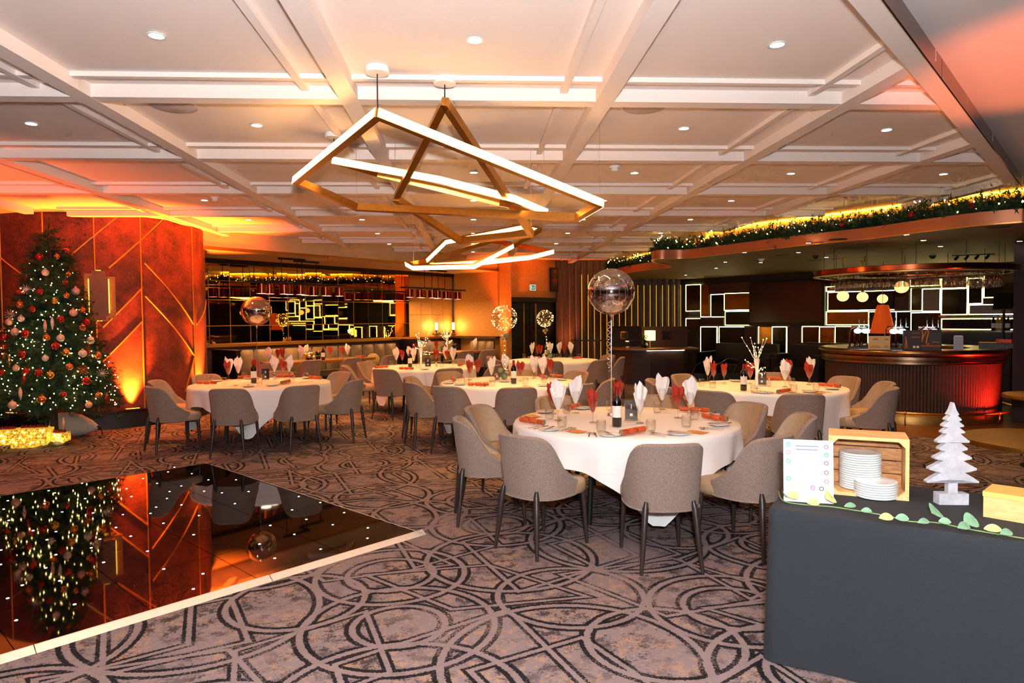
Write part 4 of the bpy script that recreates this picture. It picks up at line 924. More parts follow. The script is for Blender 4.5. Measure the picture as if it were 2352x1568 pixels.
# ================================================================== TABLE SETTINGS
TZ2 = TZ + .001
wg = MB().lathe([(0, 0), (.034, .001), (.03, .004), (.005, .008), (.0035, .03), (.0035, .07), (.008, .078), (.02, .10), (.033, .135), (.037, .165), (.036, .195)], 14).mesh('wine_glass', MT['glass'], 60)
tu = MB().lathe([(0, .004), (.027, .004), (.03, 0), (.036, .02), (.039, .045), (.036, .075), (.033, .088)], 14).mesh('tumbler', MT['glass'], 60)
def napmesh(seed, tall, wide, m):
    r_ = random.Random(seed); pk = [.30, .42, .62, .84, 1.0, .84, .62, .42, .30]; pk = [max(.2, v_ + r_.uniform(-.2, .16)) for v_ in pk]; j_ = r_.choice((3, 4, 5)); pk[j_] = 1.05; pk[j_ - 1] *= .8; pk[j_ + 1] *= r_.uniform(.7, 1.05); sh = r_.uniform(-.35, .35); mb = MB()
    for lay in range(2):
        tw = r_.uniform(-.3, .3) + lay * .5
        def f(u, v, lay=lay, tw=tw):
            i = u * 8; i0 = int(min(7, i)); fr = i - i0; top = pk[i0] * (1 - fr) + pk[i0 + 1] * fr; top = .42 + .58 * top * (1 - .12 * lay)
            h = v * top; w = (.012 + wide * (h ** .85) * (1.12 if h < .6 else 1.12 - .5 * (h - .6))); a = math.pi * (u - .5) * 1.15
            x = w * math.sin(a) + sh * .05 * h * h; y = (-w * .42 * math.cos(a) * (1 if lay == 0 else -1)) + .009 * math.sin(u * math.pi * 8) * h
            return (x * math.cos(tw) - y * math.sin(tw), x * math.sin(tw) + y * math.cos(tw), .085 + tall * h)
        mb.grid(f, 16, 6)
    return mb.mesh('napkin', m, 30)
NW = [napmesh(i, .25, .072, MT['napw']) for i in range(5)]; NR = [napmesh(i + 20, .2, .06, MT['napr']) for i in range(4)]
def nap(p, col, i, rz, label, tn):
    g = put('wine_glass', wg, loc=p, rz=0); tag(g, f'wine glass holding the {label}', 'wine glass', f'napkin glasses, {tn}')
    o = put('napkin', (NW if col == 'w' else NR)[i % (5 if col == 'w' else 4)], loc=p, rz=rz); tag(o, f'{label}', 'napkin', f'folded napkins, {tn}')
ck = thing('christmas_cracker', '', 'cracker'); prf = [(.021, -.13), (.021, -.062), (.010, -.05), (.010, -.046), (.022, -.036), (.022, .036), (.010, .046), (.010, .05), (.021, .062), (.021, .13)]
def alongx(mb): mb.v = [(z, x, y + .0225) for x, y, z in mb.v]; return mb
alongx(MB().lathe(prf, 14)).build('wrapper', MT['cracker'], ck, smooth=60); [alongx(MB().lathe([(0, s_ * .12), (.0202, s_ * .12), (.0204, s_ * .1315)], 14)).build('card_end', MT['crackin'], ck, smooth=60) for s_ in (-1, 1)]
for s in (-.048, .048): alongx(MB().lathe([(.0115, s - .004), (.013, s), (.0115, s + .004)], 10)).build('gold_tie', MT['gold'], ck)
CK = Proto(ck)
plm = MB().lathe([(0, .004), (.05, .004), (.056, .002), (.05, 0), (.075, .008), (.083, .013), (.08, .0145), (.055, .008), (0, .0075)], 24).mesh('side_plate', MT['plate'], 60)
def knifemesh(L=.21):
    m = MB(); m.box((0, -L * .22, .003), (.009, L * .5, .004)); m.add([(-.007, 0, .002), (.007, 0, .002), (.009, L * .35, .002), (0, L * .5, .002), (-.006, L * .4, .002), (-.006, 0, .0045), (.006, 0, .0045)], [(0, 1, 2, 3, 4)]); m.box((0, L * .2, .0025), (.014, L * .42, .0015)); return m
def spoonmesh():
    m = MB(); m.box((0, -.05, .003), (.008, .12, .003)); m.sphere((0, .045, .004), .019, 10, 6, sz=.25); m.v = [(x, y * 1.0 if abs(y) < .03 else y, z) for x, y, z in m.v]; return m
def forkmesh():
    m = MB(); m.box((0, -.05, .003), (.008, .12, .003)); m.box((0, .02, .003), (.022, .03, .003))
    for i in (-1, 0, 1): m.box((i * .0075, .055, .003), (.004, .05, .003))
    return m
KM = knifemesh().mesh('knife', MT['steel']); SM_ = spoonmesh().mesh('spoon', MT['steel'], 60); FM = forkmesh().mesh('fork', MT['steel'])
MC_ = MB().box((0, 0, .0012), (.1, .15, .002)).mesh('menu_card', MT['card'])
bt = thing('wine_bottle', '', 'bottle'); MB().lathe([(0, .004), (.034, .0), (.037, .01), (.037, .19), (.03, .215), (.016, .235), (.0145, .25), (0, .25)], 18).build('glass_body', MT['bottle'], bt, smooth=50)
MB().lathe([(.0155, .25), (.016, .26), (.015, .295), (.0155, .302), (0, .302)], 14).lathe([(.0149, .235), (.0155, .25)], 14).build('capsule', MT['capsule'], bt, smooth=50)
MB().lathe([(.0375, .07), (.0376, .16)], 18, a0=math.pi, a1=2 * math.pi).build('label', MT['wlabel'], bt, smooth=180); BT = Proto(bt)
sl = thing('salt_shaker', '', 'shaker'); MB().lathe([(0, 0), (.022, 0), (.024, .01), (.016, .05), (.018, .07), (0, .07)], 12).build('body', MT['glass'], sl, smooth=50); MB().lathe([(0, .004), (.02, .004), (.015, .045), (0, .045)], 10).build('salt', MT['napw'], sl, smooth=50); MB().lathe([(.018, .07), (.019, .085), (.01, .095), (0, .095)], 12).build('cap', MT['steel'], sl, smooth=50); SL = Proto(sl)
def text(parent, s, size, loc, rot, m, name='digit', align='CENTER'):
    c = bpy.data.curves.new(name, 'FONT'); c.body = s; c.size = size; c.extrude = .0006; c.align_x = align; c.align_y = 'CENTER'; c.materials.append(m)
    tmp = bpy.data.objects.new(name, c); me = bpy.data.meshes.new_from_object(tmp); bpy.data.objects.remove(tmp)
    o = put(name, me, parent, loc); o.rotation_euler = rot; return o
def numstand(p, s, rz, label, frame=True):
    t = thing('number_stand', label, 'table number', p, rz, 'table number stands')
    MB().box((0, .03, .003), (.11, .07, .004)).build('foot', MT['acryl'], t); MB().box((0, 0, .085), (.115, .003, .165)).build('holder', MT['acryl'], t); MB().box((0, .003, .086), (.1, .002, .15)).build('card', MT['numcard'], t)
    text(t, s, .055, (0, -.003, .115), (math.pi / 2, 0, 0), MT['digit']); MB().box((0, -.003, .05), (.022, .001, .022)).build('print_mark', MT['digit'], t)
def lab_side(k, p):
    (cx, cy), _, _ = TABLES[k]; return p.x - cx, p.y - cy
SETT = {
    1: dict(nap=[(1282, 965, 'w'), (1270, 950, 'r'), (1322, 948, 'w'), (1362, 970, 'r'), (1421, 936, 'r'), (1470, 971, 'w'), (1521, 940, 'w'), (1557, 959, 'r'), (1586, 951, 'w')],
            tum=[(1262, 962), (1291, 981), (1302, 948), (1381, 991), (1401, 942), (1495, 990), (1510, 947), (1595, 963), (1576, 980)],
            crk=[(1180, 968, 1254, 977), (1420, 1002, 1486, 990), (1611, 959, 1674, 970), (1570, 944, 1625, 947), (1304, 941, 1322, 934)],
            plate=[(1254, 988), (1400, 1000), (1559, 997), (1652, 976), (1641, 953), (1238, 945), (1338, 938)],
            cut=[(1360, 998), (1512, 997), (1629, 984), (1211, 983), (1310, 985)], card=[(1323, 990), (1215, 955), (1600, 992)], bot=(1417, 978), num=(1450, 966, '1', -.25), salt=[]),
    4: dict(nap=[(495, 869, 'r'), (521, 871, 'w'), (530, 867, 'w'), (585, 866, 'r'), (645, 861, 'w'), (652, 868, 'r'), (687, 862, 'w')], tum=[(481, 876), (515, 881), (596, 885), (671, 878), (702, 869), (558, 868)],
            crk=[(450, 882, 500, 882), (643, 883, 668, 877), (710, 869, 739, 871), (545, 866, 565, 862), (660, 862, 690, 862)], plate=[(570, 887), (625, 885), (470, 874), (725, 866), (560, 864)], cut=[(540, 886), (650, 882), (700, 877)], card=[], bot=(583, 879), num=(610, 873, '4', .05), salt=[(631, 872)]),
    5: dict(nap=[(907, 837, 'w'), (900, 834, 'r'), (927, 833, 'w'), (950, 839, 'w'), (1004, 834, 'r'), (1029, 834, 'w'), (1041, 837, 'w'), (1047, 832, 'r')], tum=[(895, 838), (960, 846), (1015, 842), (1055, 834), (936, 835)], crk=[(914, 848, 953, 849), (858, 846, 889, 844), (1050, 842, 1066, 838)], plate=[(975, 848), (1035, 845)], cut=[], card=[], bot=(942, 843), num=(983, 843, '5', .05), salt=[(1002, 842)]),
    6: dict(nap=[(1071, 866, 'w'), (1080, 872, 'r'), (1098, 867, 'r'), (1129, 875, 'w'), (1160, 862, 'w'), (1196, 875, 'r'), (1227, 869, 'w'), (1247, 872, 'w'), (1264, 869, 'r')], tum=[(1056, 874), (1072, 882), (1131, 884), (1207, 882), (1250, 878), (1268, 872), (1228, 866), (1274, 868)],
            crk=[(1072, 886, 1126, 886), (1030, 871, 1046, 877), (1240, 866, 1256, 869), (1275, 866, 1290, 866)], plate=[(1055, 883), (1160, 876), (1250, 886), (1290, 872), (1024, 880)], cut=[(1110, 887), (1090, 881), (1210, 887)], card=[], bot=(1180, 880), num=None, salt=[]),
    7: dict(nap=[(1196, 819, 'w'), (1207, 817, 'r'), (1220, 817, 'r'), (1243, 814, 'w'), (1263, 819, 'w'), (1293, 817, 'w'), (1302, 819, 'r'), (1323, 819, 'w')], tum=[(1200, 822), (1275, 822), (1287, 820), (1310, 821), (1330, 822)], crk=[(1217, 823, 1235, 823), (1318, 824, 1334, 823)], plate=[], cut=[], card=[], bot=(1238, 815), num=None, salt=[]),
    2: dict(nap=[(1625, 876, 'w'), (1639, 879, 'r'), (1663, 879, 'r'), (1723, 881, 'r'), (1803, 888, 'w'), (1812, 874, 'r'), (1858, 883, 'r'), (1861, 879, 'w')], tum=[(1612, 886), (1637, 890), (1732, 902), (1823, 900), (1875, 895), (1818, 884)], crk=[(1784, 905, 1815, 899), (1882, 886, 1930, 890), (1760, 872, 1778, 872)], plate=[(1752, 905), (1860, 900), (1690, 875), (1912, 893)], cut=[(1728, 905), (1775, 904), (1835, 905), (1890, 900)], card=[(1890, 903)], bot=(1708, 896), num=(1750, 885, '2', -.5), salt=[(1767, 886), (1758, 884)]),
}
def rankword(i, n): return f'{ORD[i]} from the tree side'
for k, S in SETT.items():
    tn = TN[k]; inside = lambda p, m=.06: p
    def on(x, y, marg=.05):
        p = atz(x, y, TZ2); (cx, cy), _, _ = TABLES[k]; d = Vector((p.x - cx, p.y - cy, 0))
        if d.length > RT - marg: d = d.normalized() * (RT - marg); p = Vector((cx + d.x, cy + d.y, TZ2))
        return p
    for col, word in (('w', 'white'), ('r', 'brick red')):
        L = sorted([q for q in S['nap'] if q[2] == col])
        for i, (x, y, _) in enumerate(L): nap(on(x, y), col, i + k, jit.uniform(-.5, .5), f'{word} napkin on {tn}, {rankword(i, len(L))}', tn)
    for i, (x, y) in enumerate(sorted(S['tum'])): tag(put('tumbler', tu, loc=on(x, y)), f'clear water tumbler on {tn}, {rankword(i, len(S["tum"]))}', 'tumbler', f'tumblers, {tn}')
    for i, (xa, ya, xb, yb) in enumerate(sorted(S['crk'])):
        a, b = on(xa, ya, .03), on(xb, yb, .03); c = (a + b) / 2; CK.place(c, math.atan2(b.y - a.y, b.x - a.x), f'terracotta Christmas cracker on {tn}, {rankword(i, len(S["crk"]))}', f'crackers, {tn}')
    (cx, cy), _, _ = TABLES[k]
    for i, (x, y) in enumerate(sorted(S['plate'])):
        p = on(x, y, .1); tag(put('side_plate', plm, loc=p), f'white side plate on {tn}, {rankword(i, len(S["plate"]))}', 'plate', f'side plates, {tn}')
        r = math.atan2(cy - p.y, cx - p.x) - math.pi / 2; tag(put('knife', KM, loc=p + Vector((0, 0, .0135)), rz=r + .5), f'steel knife on a plate on {tn}, {rankword(i, len(S["plate"]))}', 'knife', f'plate knives, {tn}')
    for i, (x, y) in enumerate(sorted(S['cut'])):
        p = on(x, y, .12); r = math.atan2(cy - p.y, cx - p.x) - math.pi / 2 + .3; d = Vector((math.cos(r), math.sin(r), 0)) * .02
        tag(put('spoon', SM_, loc=p - d, rz=r), f'steel spoon lying on {tn}, {rankword(i, len(S["cut"]))}', 'spoon', f'spoons, {tn}'); tag(put('fork', FM, loc=p + d, rz=r + .15), f'steel fork lying on {tn}, {rankword(i, len(S["cut"]))}', 'fork', f'forks, {tn}')
    for i, (x, y) in enumerate(sorted(S['card'])): tag(put('menu_card', MC_, loc=on(x, y, .1) + Vector((0, 0, .0)), rz=jit.uniform(.4, 1.4)), f'orange menu card lying on {tn}, {rankword(i, len(S["card"]))}', 'card', f'menu cards, {tn}')
    BT.place(on(*S['bot']), .0, f'red wine bottle with cream label on {tn}', 'red wine bottles')
    if S['num']: x, y, s, r = S['num']; numstand(on(x, y), s, r, f'clear stand with charcoal number {s} card on {tn}')
    for i, (x, y) in enumerate(S['salt']): SL.place(on(x, y), 0, f'glass salt shaker on {tn}' + (f', {["nearer", "further from"][i]} the bar' if len(S['salt']) > 1 else ''), 'salt shakers')
for T, tn, L, bx in ((TA, 'the bauble booth', [(616, .2, 'w'), (638, -.05, 'r'), (649, .1, 'r'), (692, .2, 'w'), (702, -.1, 'w'), (758, -.1, 'r'), (786, .1, 'r'), (798, .2, 'w')], 742), (TB, 'the poinsettia booth', [(952, 0, 'r'), (967, .1, 'w'), (988, .1, 'w'), (1003, -.1, 'r'), (1091, .15, 'w')], None)):
    for col, word in (('w', 'white'), ('r', 'brick red')):
        M_ = [q for q in L if q[2] == col]
        for i, (px, off, _) in enumerate(M_): nap(tablept(T, px, off), col, i, jit.uniform(-.5, .5), f'{word} napkin on {tn}, {rankword(i, len(M_))}', tn)
    for i, px in enumerate([L[0][0] + 22, L[-1][0] - 25, (L[0][0] + L[-1][0]) / 2 + 8]): tag(put('tumbler', tu, loc=tablept(T, px, .22)), f'clear water tumbler on {tn}, {rankword(i, 3)}', 'tumbler', f'tumblers, {tn}')
    if bx: BT.place(tablept(T, bx, .25), 0, f'red wine bottle with cream label on {tn}', 'red wine bottles'); CK.place(tablept(T, 825, .1), .85, f'terracotta Christmas cracker on {tn}', 'crackers in the booth')
numstand(tablept(TB, 1017, .1), '8', .0, 'dark number card on the poinsettia booth table')
# ================================================================== BALLOONS AND CENTREPIECES
def balloon(k, px, py, rpx, kind, label, base):
    (cx, cy), _, _ = TABLES[k]; b = atz(*base, TZ2); dv = Vector((b.x - cx, b.y - cy, 0)); b = Vector((cx, cy, TZ2)) + (dv if dv.length < .7 else dv.normalized() * .7); zc = (b - EYEV).dot(_fw); r = rpx * zc / FPX
    d = ray(px, py); q = EYEV + d * (b.y / d.y); t = thing('balloon', label, 'balloon', b, 0); c = q - b; c = Vector((c.x, c.y, c.z))
    m = {'clear': MT['balloon'], 'chrome': MT['balloonc'], 'lit': MT['acryl']}[kind]
    sk = MB().sphere(c, r, 32, 22, sz=.98); sk.build('skin', m, t, smooth=180)
    MB().lathe([(.004, -.045), (.012, -.03), (.014, -.012), (.03, .012)], 10, (c.x, c.y, c.z - r * .98)).build('neck', m, t, smooth=180)
    if kind != 'lit':
        MB().lathe([(0, -r * .82), (r * .3, -r * .78), (r * .5, -r * .62), (r * .46, -r * .6), (0, -r * .62)], 18, c).build('confetti', mat('blush_confetti', (240, 206, 190), .8, noise=(60, .2)), t, smooth=60)
        top = Vector((c.x, c.y, c.z - r - .04)); MB().tube([top, top * .5, (0, 0, .02)], .0035, 5).build('ribbon', MT['ribbon'], t)
        if kind == 'clear': MB().tube([(c.x - .022 + .013 * math.cos(i * .8), c.y + .013 * math.sin(i * .8), c.z - r - .05 - i * .0062) for i in range(66)], .004, 4).build('curled_ribbon', MT['ribbon'], t)
    else:
        top = Vector((c.x, c.y, c.z - r - .04)); MB().tube([top, (0, 0, .03)], .006, 6).build('stick', MT['acryl'], t); r_ = random.Random(k); lm = MB()
        for i in range(70):
            z = r_.uniform(-1, 1); a = r_.random() * 6.28; s = math.sqrt(1 - z * z); lm.sphere((c.x + r * .985 * s * math.cos(a), c.y + r * .985 * s * math.sin(a), c.z + r * .96 * z), .0038, 5, 4)
        for i in range(9): f = (i + .5) / 9; p = top * (1 - f) + Vector((0, 0, .03)) * f; lm.sphere((p.x, p.y - .008, p.z), .0045, 5, 4)
        o = lm.build('fairy_lights', MT['fairy'], t); o['kind'] = 'stuff'
        MB().tube([(c.x + r * .985 * math.cos(i * .55) * math.sin(.15 + i * .036), c.y + r * .985 * math.sin(i * .55) * math.sin(.15 + i * .036), c.z + r * .97 * math.cos(.15 + i * .036)) for i in range(80)], .0012, 4).build('light_wire', MT['brass'], t)
        for i, (dx, dz, cc) in enumerate(((-.03, -.02, 'silver'), (.03, .0, 'green'), (0, -.05, 'silver'))): MB().sphere((top.x + dx, top.y - .02, top.z + dz - .02), .033, 12, 8).build('tie_ball', BAU[cc], t, smooth=180)
    MB().lathe([(0, 0), (.035, 0), (.03, .02), (0, .03)], 12).build('weight', MT['ribbon'], t, smooth=50)
balloon(1, 1404, 670, 54, 'clear', 'large clear balloon with confetti floating above the front table', (1404, 953))
balloon(4, 589, 714, 34, 'chrome', 'pink metallic balloon floating above table four', (590, 870))
balloon(6, 1158, 730, 30, 'lit', 'clear balloon wound with fairy lights above the middle table', (1160, 868))
balloon(7, 1252, 731, 20, 'lit', 'clear balloon wound with fairy lights before the double doors', (1252, 818))
def balls(k, L, label):
    p0 = atz(*L[0][:2], TZ2); cc_ = Vector((*TABLES[k][0], TZ2)); dv = p0 - cc_; p0 = cc_ + (dv if dv.length < .7 else dv.normalized() * .7) - Vector((0, .12 if k == 7 else 0, 0)); t = thing('ball_centrepiece', label, 'centrepiece', p0); zc = (p0 - EYEV).dot(_fw)
    MB().lathe([(0, 0), (.1, 0), (.11, .01), (0, .006)], 20).build('dish', MT['plate'], t, smooth=50)
    for dx, dz, r, c in L[1]: MB().sphere((dx, 0 if dz < .08 else -.02, dz), r, 14, 10).build('ball', BAU[c], t, smooth=180)
balls(6, ((1155, 872), ((.02, .05, .048, 'green'), (-.025, .125, .04, 'green'), (-.075, .05, .045, 'silver'), (.05, .12, .035, 'silver'))) if False else [(1155, 872), ((.02, .055, .05, 'green'), (-.03, .13, .04, 'green'), (-.08, .05, .045, 'silver'), (.05, .12, .035, 'silver'))], 'stack of sage green and mercury balls on the middle table')
balls(7, [(1252, 819), ((.03, .055, .055, 'green'), (-.02, .13, .045, 'green'), (-.09, .05, .05, 'silver'))], 'stack of sage green and mercury balls before the double doors')
def twigs(p, hgt, label, seed, n=13):
    t = thing('lit_twig_vase', label, 'centrepiece', p); r_ = random.Random(seed)
    MB().lathe([(0, 0), (.04, 0), (.036, .006), (.018, .03), (.016, .2), (.03, .3), (.034, .34), (.026, .33)], 14).build('vase', MT['plate'], t, smooth=50); lm = MB()
    for i in range(n):
        a = 6.283 * i / n + r_.uniform(-.3, .3); s = r_.uniform(.05, .17); h0 = r_.uniform(.16, .32) if i % 3 == 0 else .32; hh = r_.uniform(.4, 1) * hgt if h0 > .31 else r_.uniform(-.05, .12)
        P = [Vector((.01 * math.cos(a), .01 * math.sin(a), h0))]
        for q in range(1, 6): f = q / 5; P.append(Vector((s * f ** .8 * math.cos(a + .5 * f), s * f ** .8 * math.sin(a + .5 * f), h0 + hh * f + r_.uniform(-.015, .015))))
        MB().tube(P, [.0045 - .0006 * q for q in range(6)], 5).build('twig', MT['napw'], t, smooth=180)
        for q in (2, 3, 5): lm.sphere(P[q], .005, 6, 4)
    o = lm.build('fairy_lights', MT['fairy'], t); o['kind'] = 'stuff'
twigs(atz(967, 845, TZ2), .3, 'white vase of fairy-lit twigs on table five', 1); twigs(atz(1738, 890, TZ2), .28, 'white vase of fairy-lit twigs on the table beside the bar', 2); twigs(tablept(TB, 1027, 0), .3, 'white vase of fairy-lit twigs on the poinsettia booth table', 3)
fb = thing('bauble_bowl', 'bowl of gold and pearl baubles on the booth table', 'centrepiece', tablept(TA, 712, .1)); r4 = random.Random(2)
MB().lathe([(0, 0), (.06, 0), (.1, .05), (.095, .05), (.06, .01)], 16).build('bowl', MT['black'], fb, smooth=50)
for i, (x, y, z, c) in enumerate(((-.06, 0, .07, 'gold'), (.05, .03, .075, 'pearl'), (.0, -.05, .08, 'silver'), (-.02, .04, .13, 'pearl'), (.04, -.02, .14, 'gold'), (-.08, -.04, .12, 'gold'), (.09, -.05, .06, 'silver'))): MB().sphere((x, y, z), .042, 12, 8).build('bauble', BAU[c], fb, smooth=180)
def potplant(p, label, flower):
    t = thing('potted_flower', label, 'plant', p); MB().lathe([(0, 0), (.045, 0), (.06, .08), (.055, .08), (.04, .02)], 14).build('pot', MT['black'] if flower != 'napw' else BAU['red'], t, smooth=50); r_ = random.Random(4); lf = MB()
    for i in range(26):
        a = r_.random() * 6.28; e = r_.uniform(.2, 1.2); d = Vector((math.cos(a) * math.cos(e), math.sin(a) * math.cos(e), math.sin(e))); c = Vector((0, 0, .09)); L = r_.uniform(.08, .15); s = d.cross(Vector((0, 0, 1))).normalized() * .025
        lf.add([c, c + d * L * .5 + s, c + d * L, c + d * L * .5 - s], [(0, 1, 2, 3)])
    o = lf.build('foliage', mat('house_plant_leaf', (40, 84, 34), .6, noise=(20, .3)), t); o['kind'] = 'stuff'
    for i in range(9):
        a = i * 2.4; c = Vector((.05 * math.cos(a), .05 * math.sin(a) - .01, .16 + .015 * (i % 3))); pm = MB()
        for q in range(5): b = q * 1.257; d = Vector((math.cos(b), math.sin(b), .25)); s = Vector((-math.sin(b), math.cos(b), 0)) * .014; pm.add([c, c + d * .018 + s, c + d * .036, c + d * .018 - s], [(0, 1, 2, 3)])
        pm.build('blossom', MT[flower], t)
potplant(tablept(TA, 730, .12), 'small potted plant with pale flowers beside the bauble bowl', 'card'); potplant(tablept(TB, 1043, .0), 'potted white poinsettia on the corner booth table', 'napw')

# ================================================================== BAR
bar = thing('bar_counter', 'curved bar with ribbed dark front, bronze top and brass foot rail', 'bar', BC)
MB().lathe([(.82, 1.02), (.82, 1.085), (1.24, 1.085), (1.275, 1.09), (1.31, 1.08), (1.33, 1.055), (1.325, 1.025), (1.3, 1.0), (1.27, .995)], 96).build('counter_top', MT['pewter'], bar, smooth=50)
MB().lathe([(1.27, .995), (1.285, .985), (1.285, .945), (1.265, .935), (1.265, .925), (1.28, .915), (1.28, .88), (1.25, .865), (1.2, .865)], 96).build('counter_moulding', MT['pewter'], bar, smooth=35)
rb = MB(); nr = 170
def reed(u, v):
    a = 2 * math.pi * u; r = 1.215 + .011 * abs(math.sin(a * nr / 2)); return (r * math.cos(a), r * math.sin(a), .14 + v * .74)
rb.grid(reed, nr * 4, 1, wrap=True).build('ribbed_front', MT['dwood'], bar, smooth=40)
MB().lathe([(1.245, 0), (1.245, .12), (1.23, .15), (1.2, .15)], 96).build('kick_plate', MT['brassd'], bar, smooth=50)
MB().tube([(1.4 * math.cos(a), 1.4 * math.sin(a), .19) for a in [math.radians(190 + i * 2.5) for i in range(66)]], .019, 8).build('foot_rail', MT['brass'], bar, smooth=180)
for a in (200, 235, 262, 290, 325, 350):
    a = math.radians(a); c, s = math.cos(a), math.sin(a); MB().tube([(1.4 * c, 1.4 * s, .19), (1.4 * c, 1.4 * s, .1), (1.37 * c, 1.37 * s, .0)], .01, 6).sphere((1.4 * c, 1.4 * s, .19), .026, 8, 6).build('rail_bracket', MT['brass'], bar, smooth=180)
MB().lathe([(0.6, .9), (.8, .9), (.8, 0)], 40).build('inner_shelf', MT['black'], bar)
def barpt(px, r, z=1.086):
    d = ray(px, 725); dx, dy = d.x, d.y; a = dx * dx + dy * dy; b = -(dx * BC.x + dy * BC.y); c = BC.x ** 2 + BC.y ** 2 - r * r; D = b * b - a * c
    t = (-b - math.sqrt(max(D, 0))) / a; p = EYEV + d * t; p.z = z; return p
def face(p): return math.atan2(-p.x, p.y) * 1.0      # rz that turns -Y to the camera
for i, px in enumerate((1972, 2055, 2128)):
    p = barpt(px, .98); t = thing('beer_tap', f'copper beer tap font with glowing lens, {ORD[i]} from the screen', 'beer tap', p, face(p), 'copper beer taps')
    for k, x in enumerate((-.07, 0, .07)):
        MB().tube([(x - .05, .02, 0), (x - .05, .02, .25), (x - .03, .02, .31), (x + .03, .02, .335), (x + .06, .02, .335)], .012, 8).build('copper_tube', MT['copper'], t, smooth=180)
        MB().tube([(x + .08, -.02, .33), (x + .08, -.03, .4), (x + .08, -.035, .47)], [.006, .008, .011], 8).build('tap_handle', MT['chrome'], t, smooth=180)
        MB().tube([(x + .05, -.06, .05), (x + .05, -.03, .1)], .011, 6).build('drip_nozzle', MT['black'], t)
    MB().tube([(-.1, .02, .335), (.18, .02, .335)], .014, 8).build('cross_tube', MT['chrome'], t, smooth=180)
    for x in (-.01, .1): MB().sphere((x, -.03, .27), .055, 14, 8, sz=.7).build('lens', MT['tapglow'], t, smooth=180)
    MB().box((0, 0, .012), (.3, .14, .024)).build('drip_tray', MT['black'], t)
orange = mat('orange_print', (226, 130, 28), .6); navy = mat('charcoal_box', (46, 38, 42), .6, noise=(20, .1)); creamb = mat('cream_box', (212, 182, 136), .8, noise=(30, .05)); greyp = mat('faint_grey_print', (150, 128, 98), .8)
p = barpt(2019, 1.16); t = thing('cream_box', 'cream card box with faint print on the bar', 'box', p, face(p))
MB().box((-.045, 0, .1), (.19, .1, .2)).build('box_panel', creamb, t); MB().box((.1, .01, .1), (.1, .1, .2)).build('box_panel', creamb, t)
for x, z, w, h in ((-.045, .155, .07, .022), (-.045, .06, .1, .008), (-.045, .038, .14, .012), (.1, .155, .05, .02), (.1, .06, .05, .008), (.1, .038, .08, .012)): MB().box((x, -.052 + (.01 if x > 0 else 0), z), (w, .003, h)).build('print', greyp, t)
p = barpt(2094, 1.16); t = thing('menu_box', 'charcoal box with slim orange swirl and two white squares on the bar', 'box', p, face(p) + .1); MB().box((0, 0, .145), (.22, .12, .29)).build('carton', navy, t); MB().tube([(-.085, -.062, .03), (-.075, -.062, .12), (-.08, -.062, .2), (-.065, -.062, .1), (-.06, -.062, .03)], .005, 5).build('swirl_print', orange, t)
MB().box((.045, -.062, .19), (.1, .003, .02)).build('title_print', mat('rust_print', (150, 70, 36), .6), t); MB().box((.045, -.062, .25), (.1, .003, .012)).build('print', mat('dim_print', (110, 84, 78), .6), t)
for x in (.03, .075): MB().box((x, -.062, .05), (.03, .003, .03)).build('print', MT['digit'], t)
p = barpt(2138, 1.14); t = thing('menu_box', 'charcoal box with large orange script n on the bar', 'box', p, face(p) - .05); MB().box((0, 0, .15), (.27, .14, .3)).build('carton', navy, t)
MB().tube([(-.115, -.073, .285), (-.1, -.073, .28), (-.095, -.073, .24), (-.1, -.073, .16), (-.105, -.073, .12), (-.085, -.073, .2), (-.05, -.073, .275), (-.03, -.073, .285), (-.02, -.073, .26), (-.04, -.073, .17), (-.05, -.073, .11), (-.035, -.073, .085), (-.01, -.073, .1)], .0085, 6).build('script_print', orange, t, smooth=180)
MB().box((.0, -.072, .065), (.25, .003, .022)).build('print', mat('rust_band', (150, 74, 38), .6), t); MB().box((.07, -.072, .12), (.09, .003, .012)).build('print', mat('dim_orange', (150, 92, 40), .6), t)
p = barpt(2202, 1.12); t = thing('leaflet_holder', 'plain pale leaflet holder standing on the bar', 'holder', p, face(p)); MB().box((0, 0, .1), (.12, .05, .2)).build('holder', mat('pale_grey_plastic', (176, 160, 166), .5), t); MB().box((0, 0, .2), (.1, .03, .02)).build('leaflet', MT['white'], t)
p = barpt(2288, 1.08); t = thing('menu_tray', 'tray of red and yellow menus at the wall end of the bar', 'tray', p, face(p)); MB().box((0, .02, .035), (.42, .24, .07)).build('tray', MT['black'], t)
rc = mat('red_card', (176, 46, 34), .6); MB().box((-.1, .0, .085), (.2, .16, .012), .2).build('menu', mat('yellow_card', (226, 160, 40), .6), t); q = MB().box((.11, .02, .105), (.2, .16, .06), -.15).build('carton', rc, t); text(t, 'STREAK', .042, (.11, -.07, .108), (math.pi / 2, 0, -.15), mat('pink_print', (232, 150, 130), .6), 'lettering')
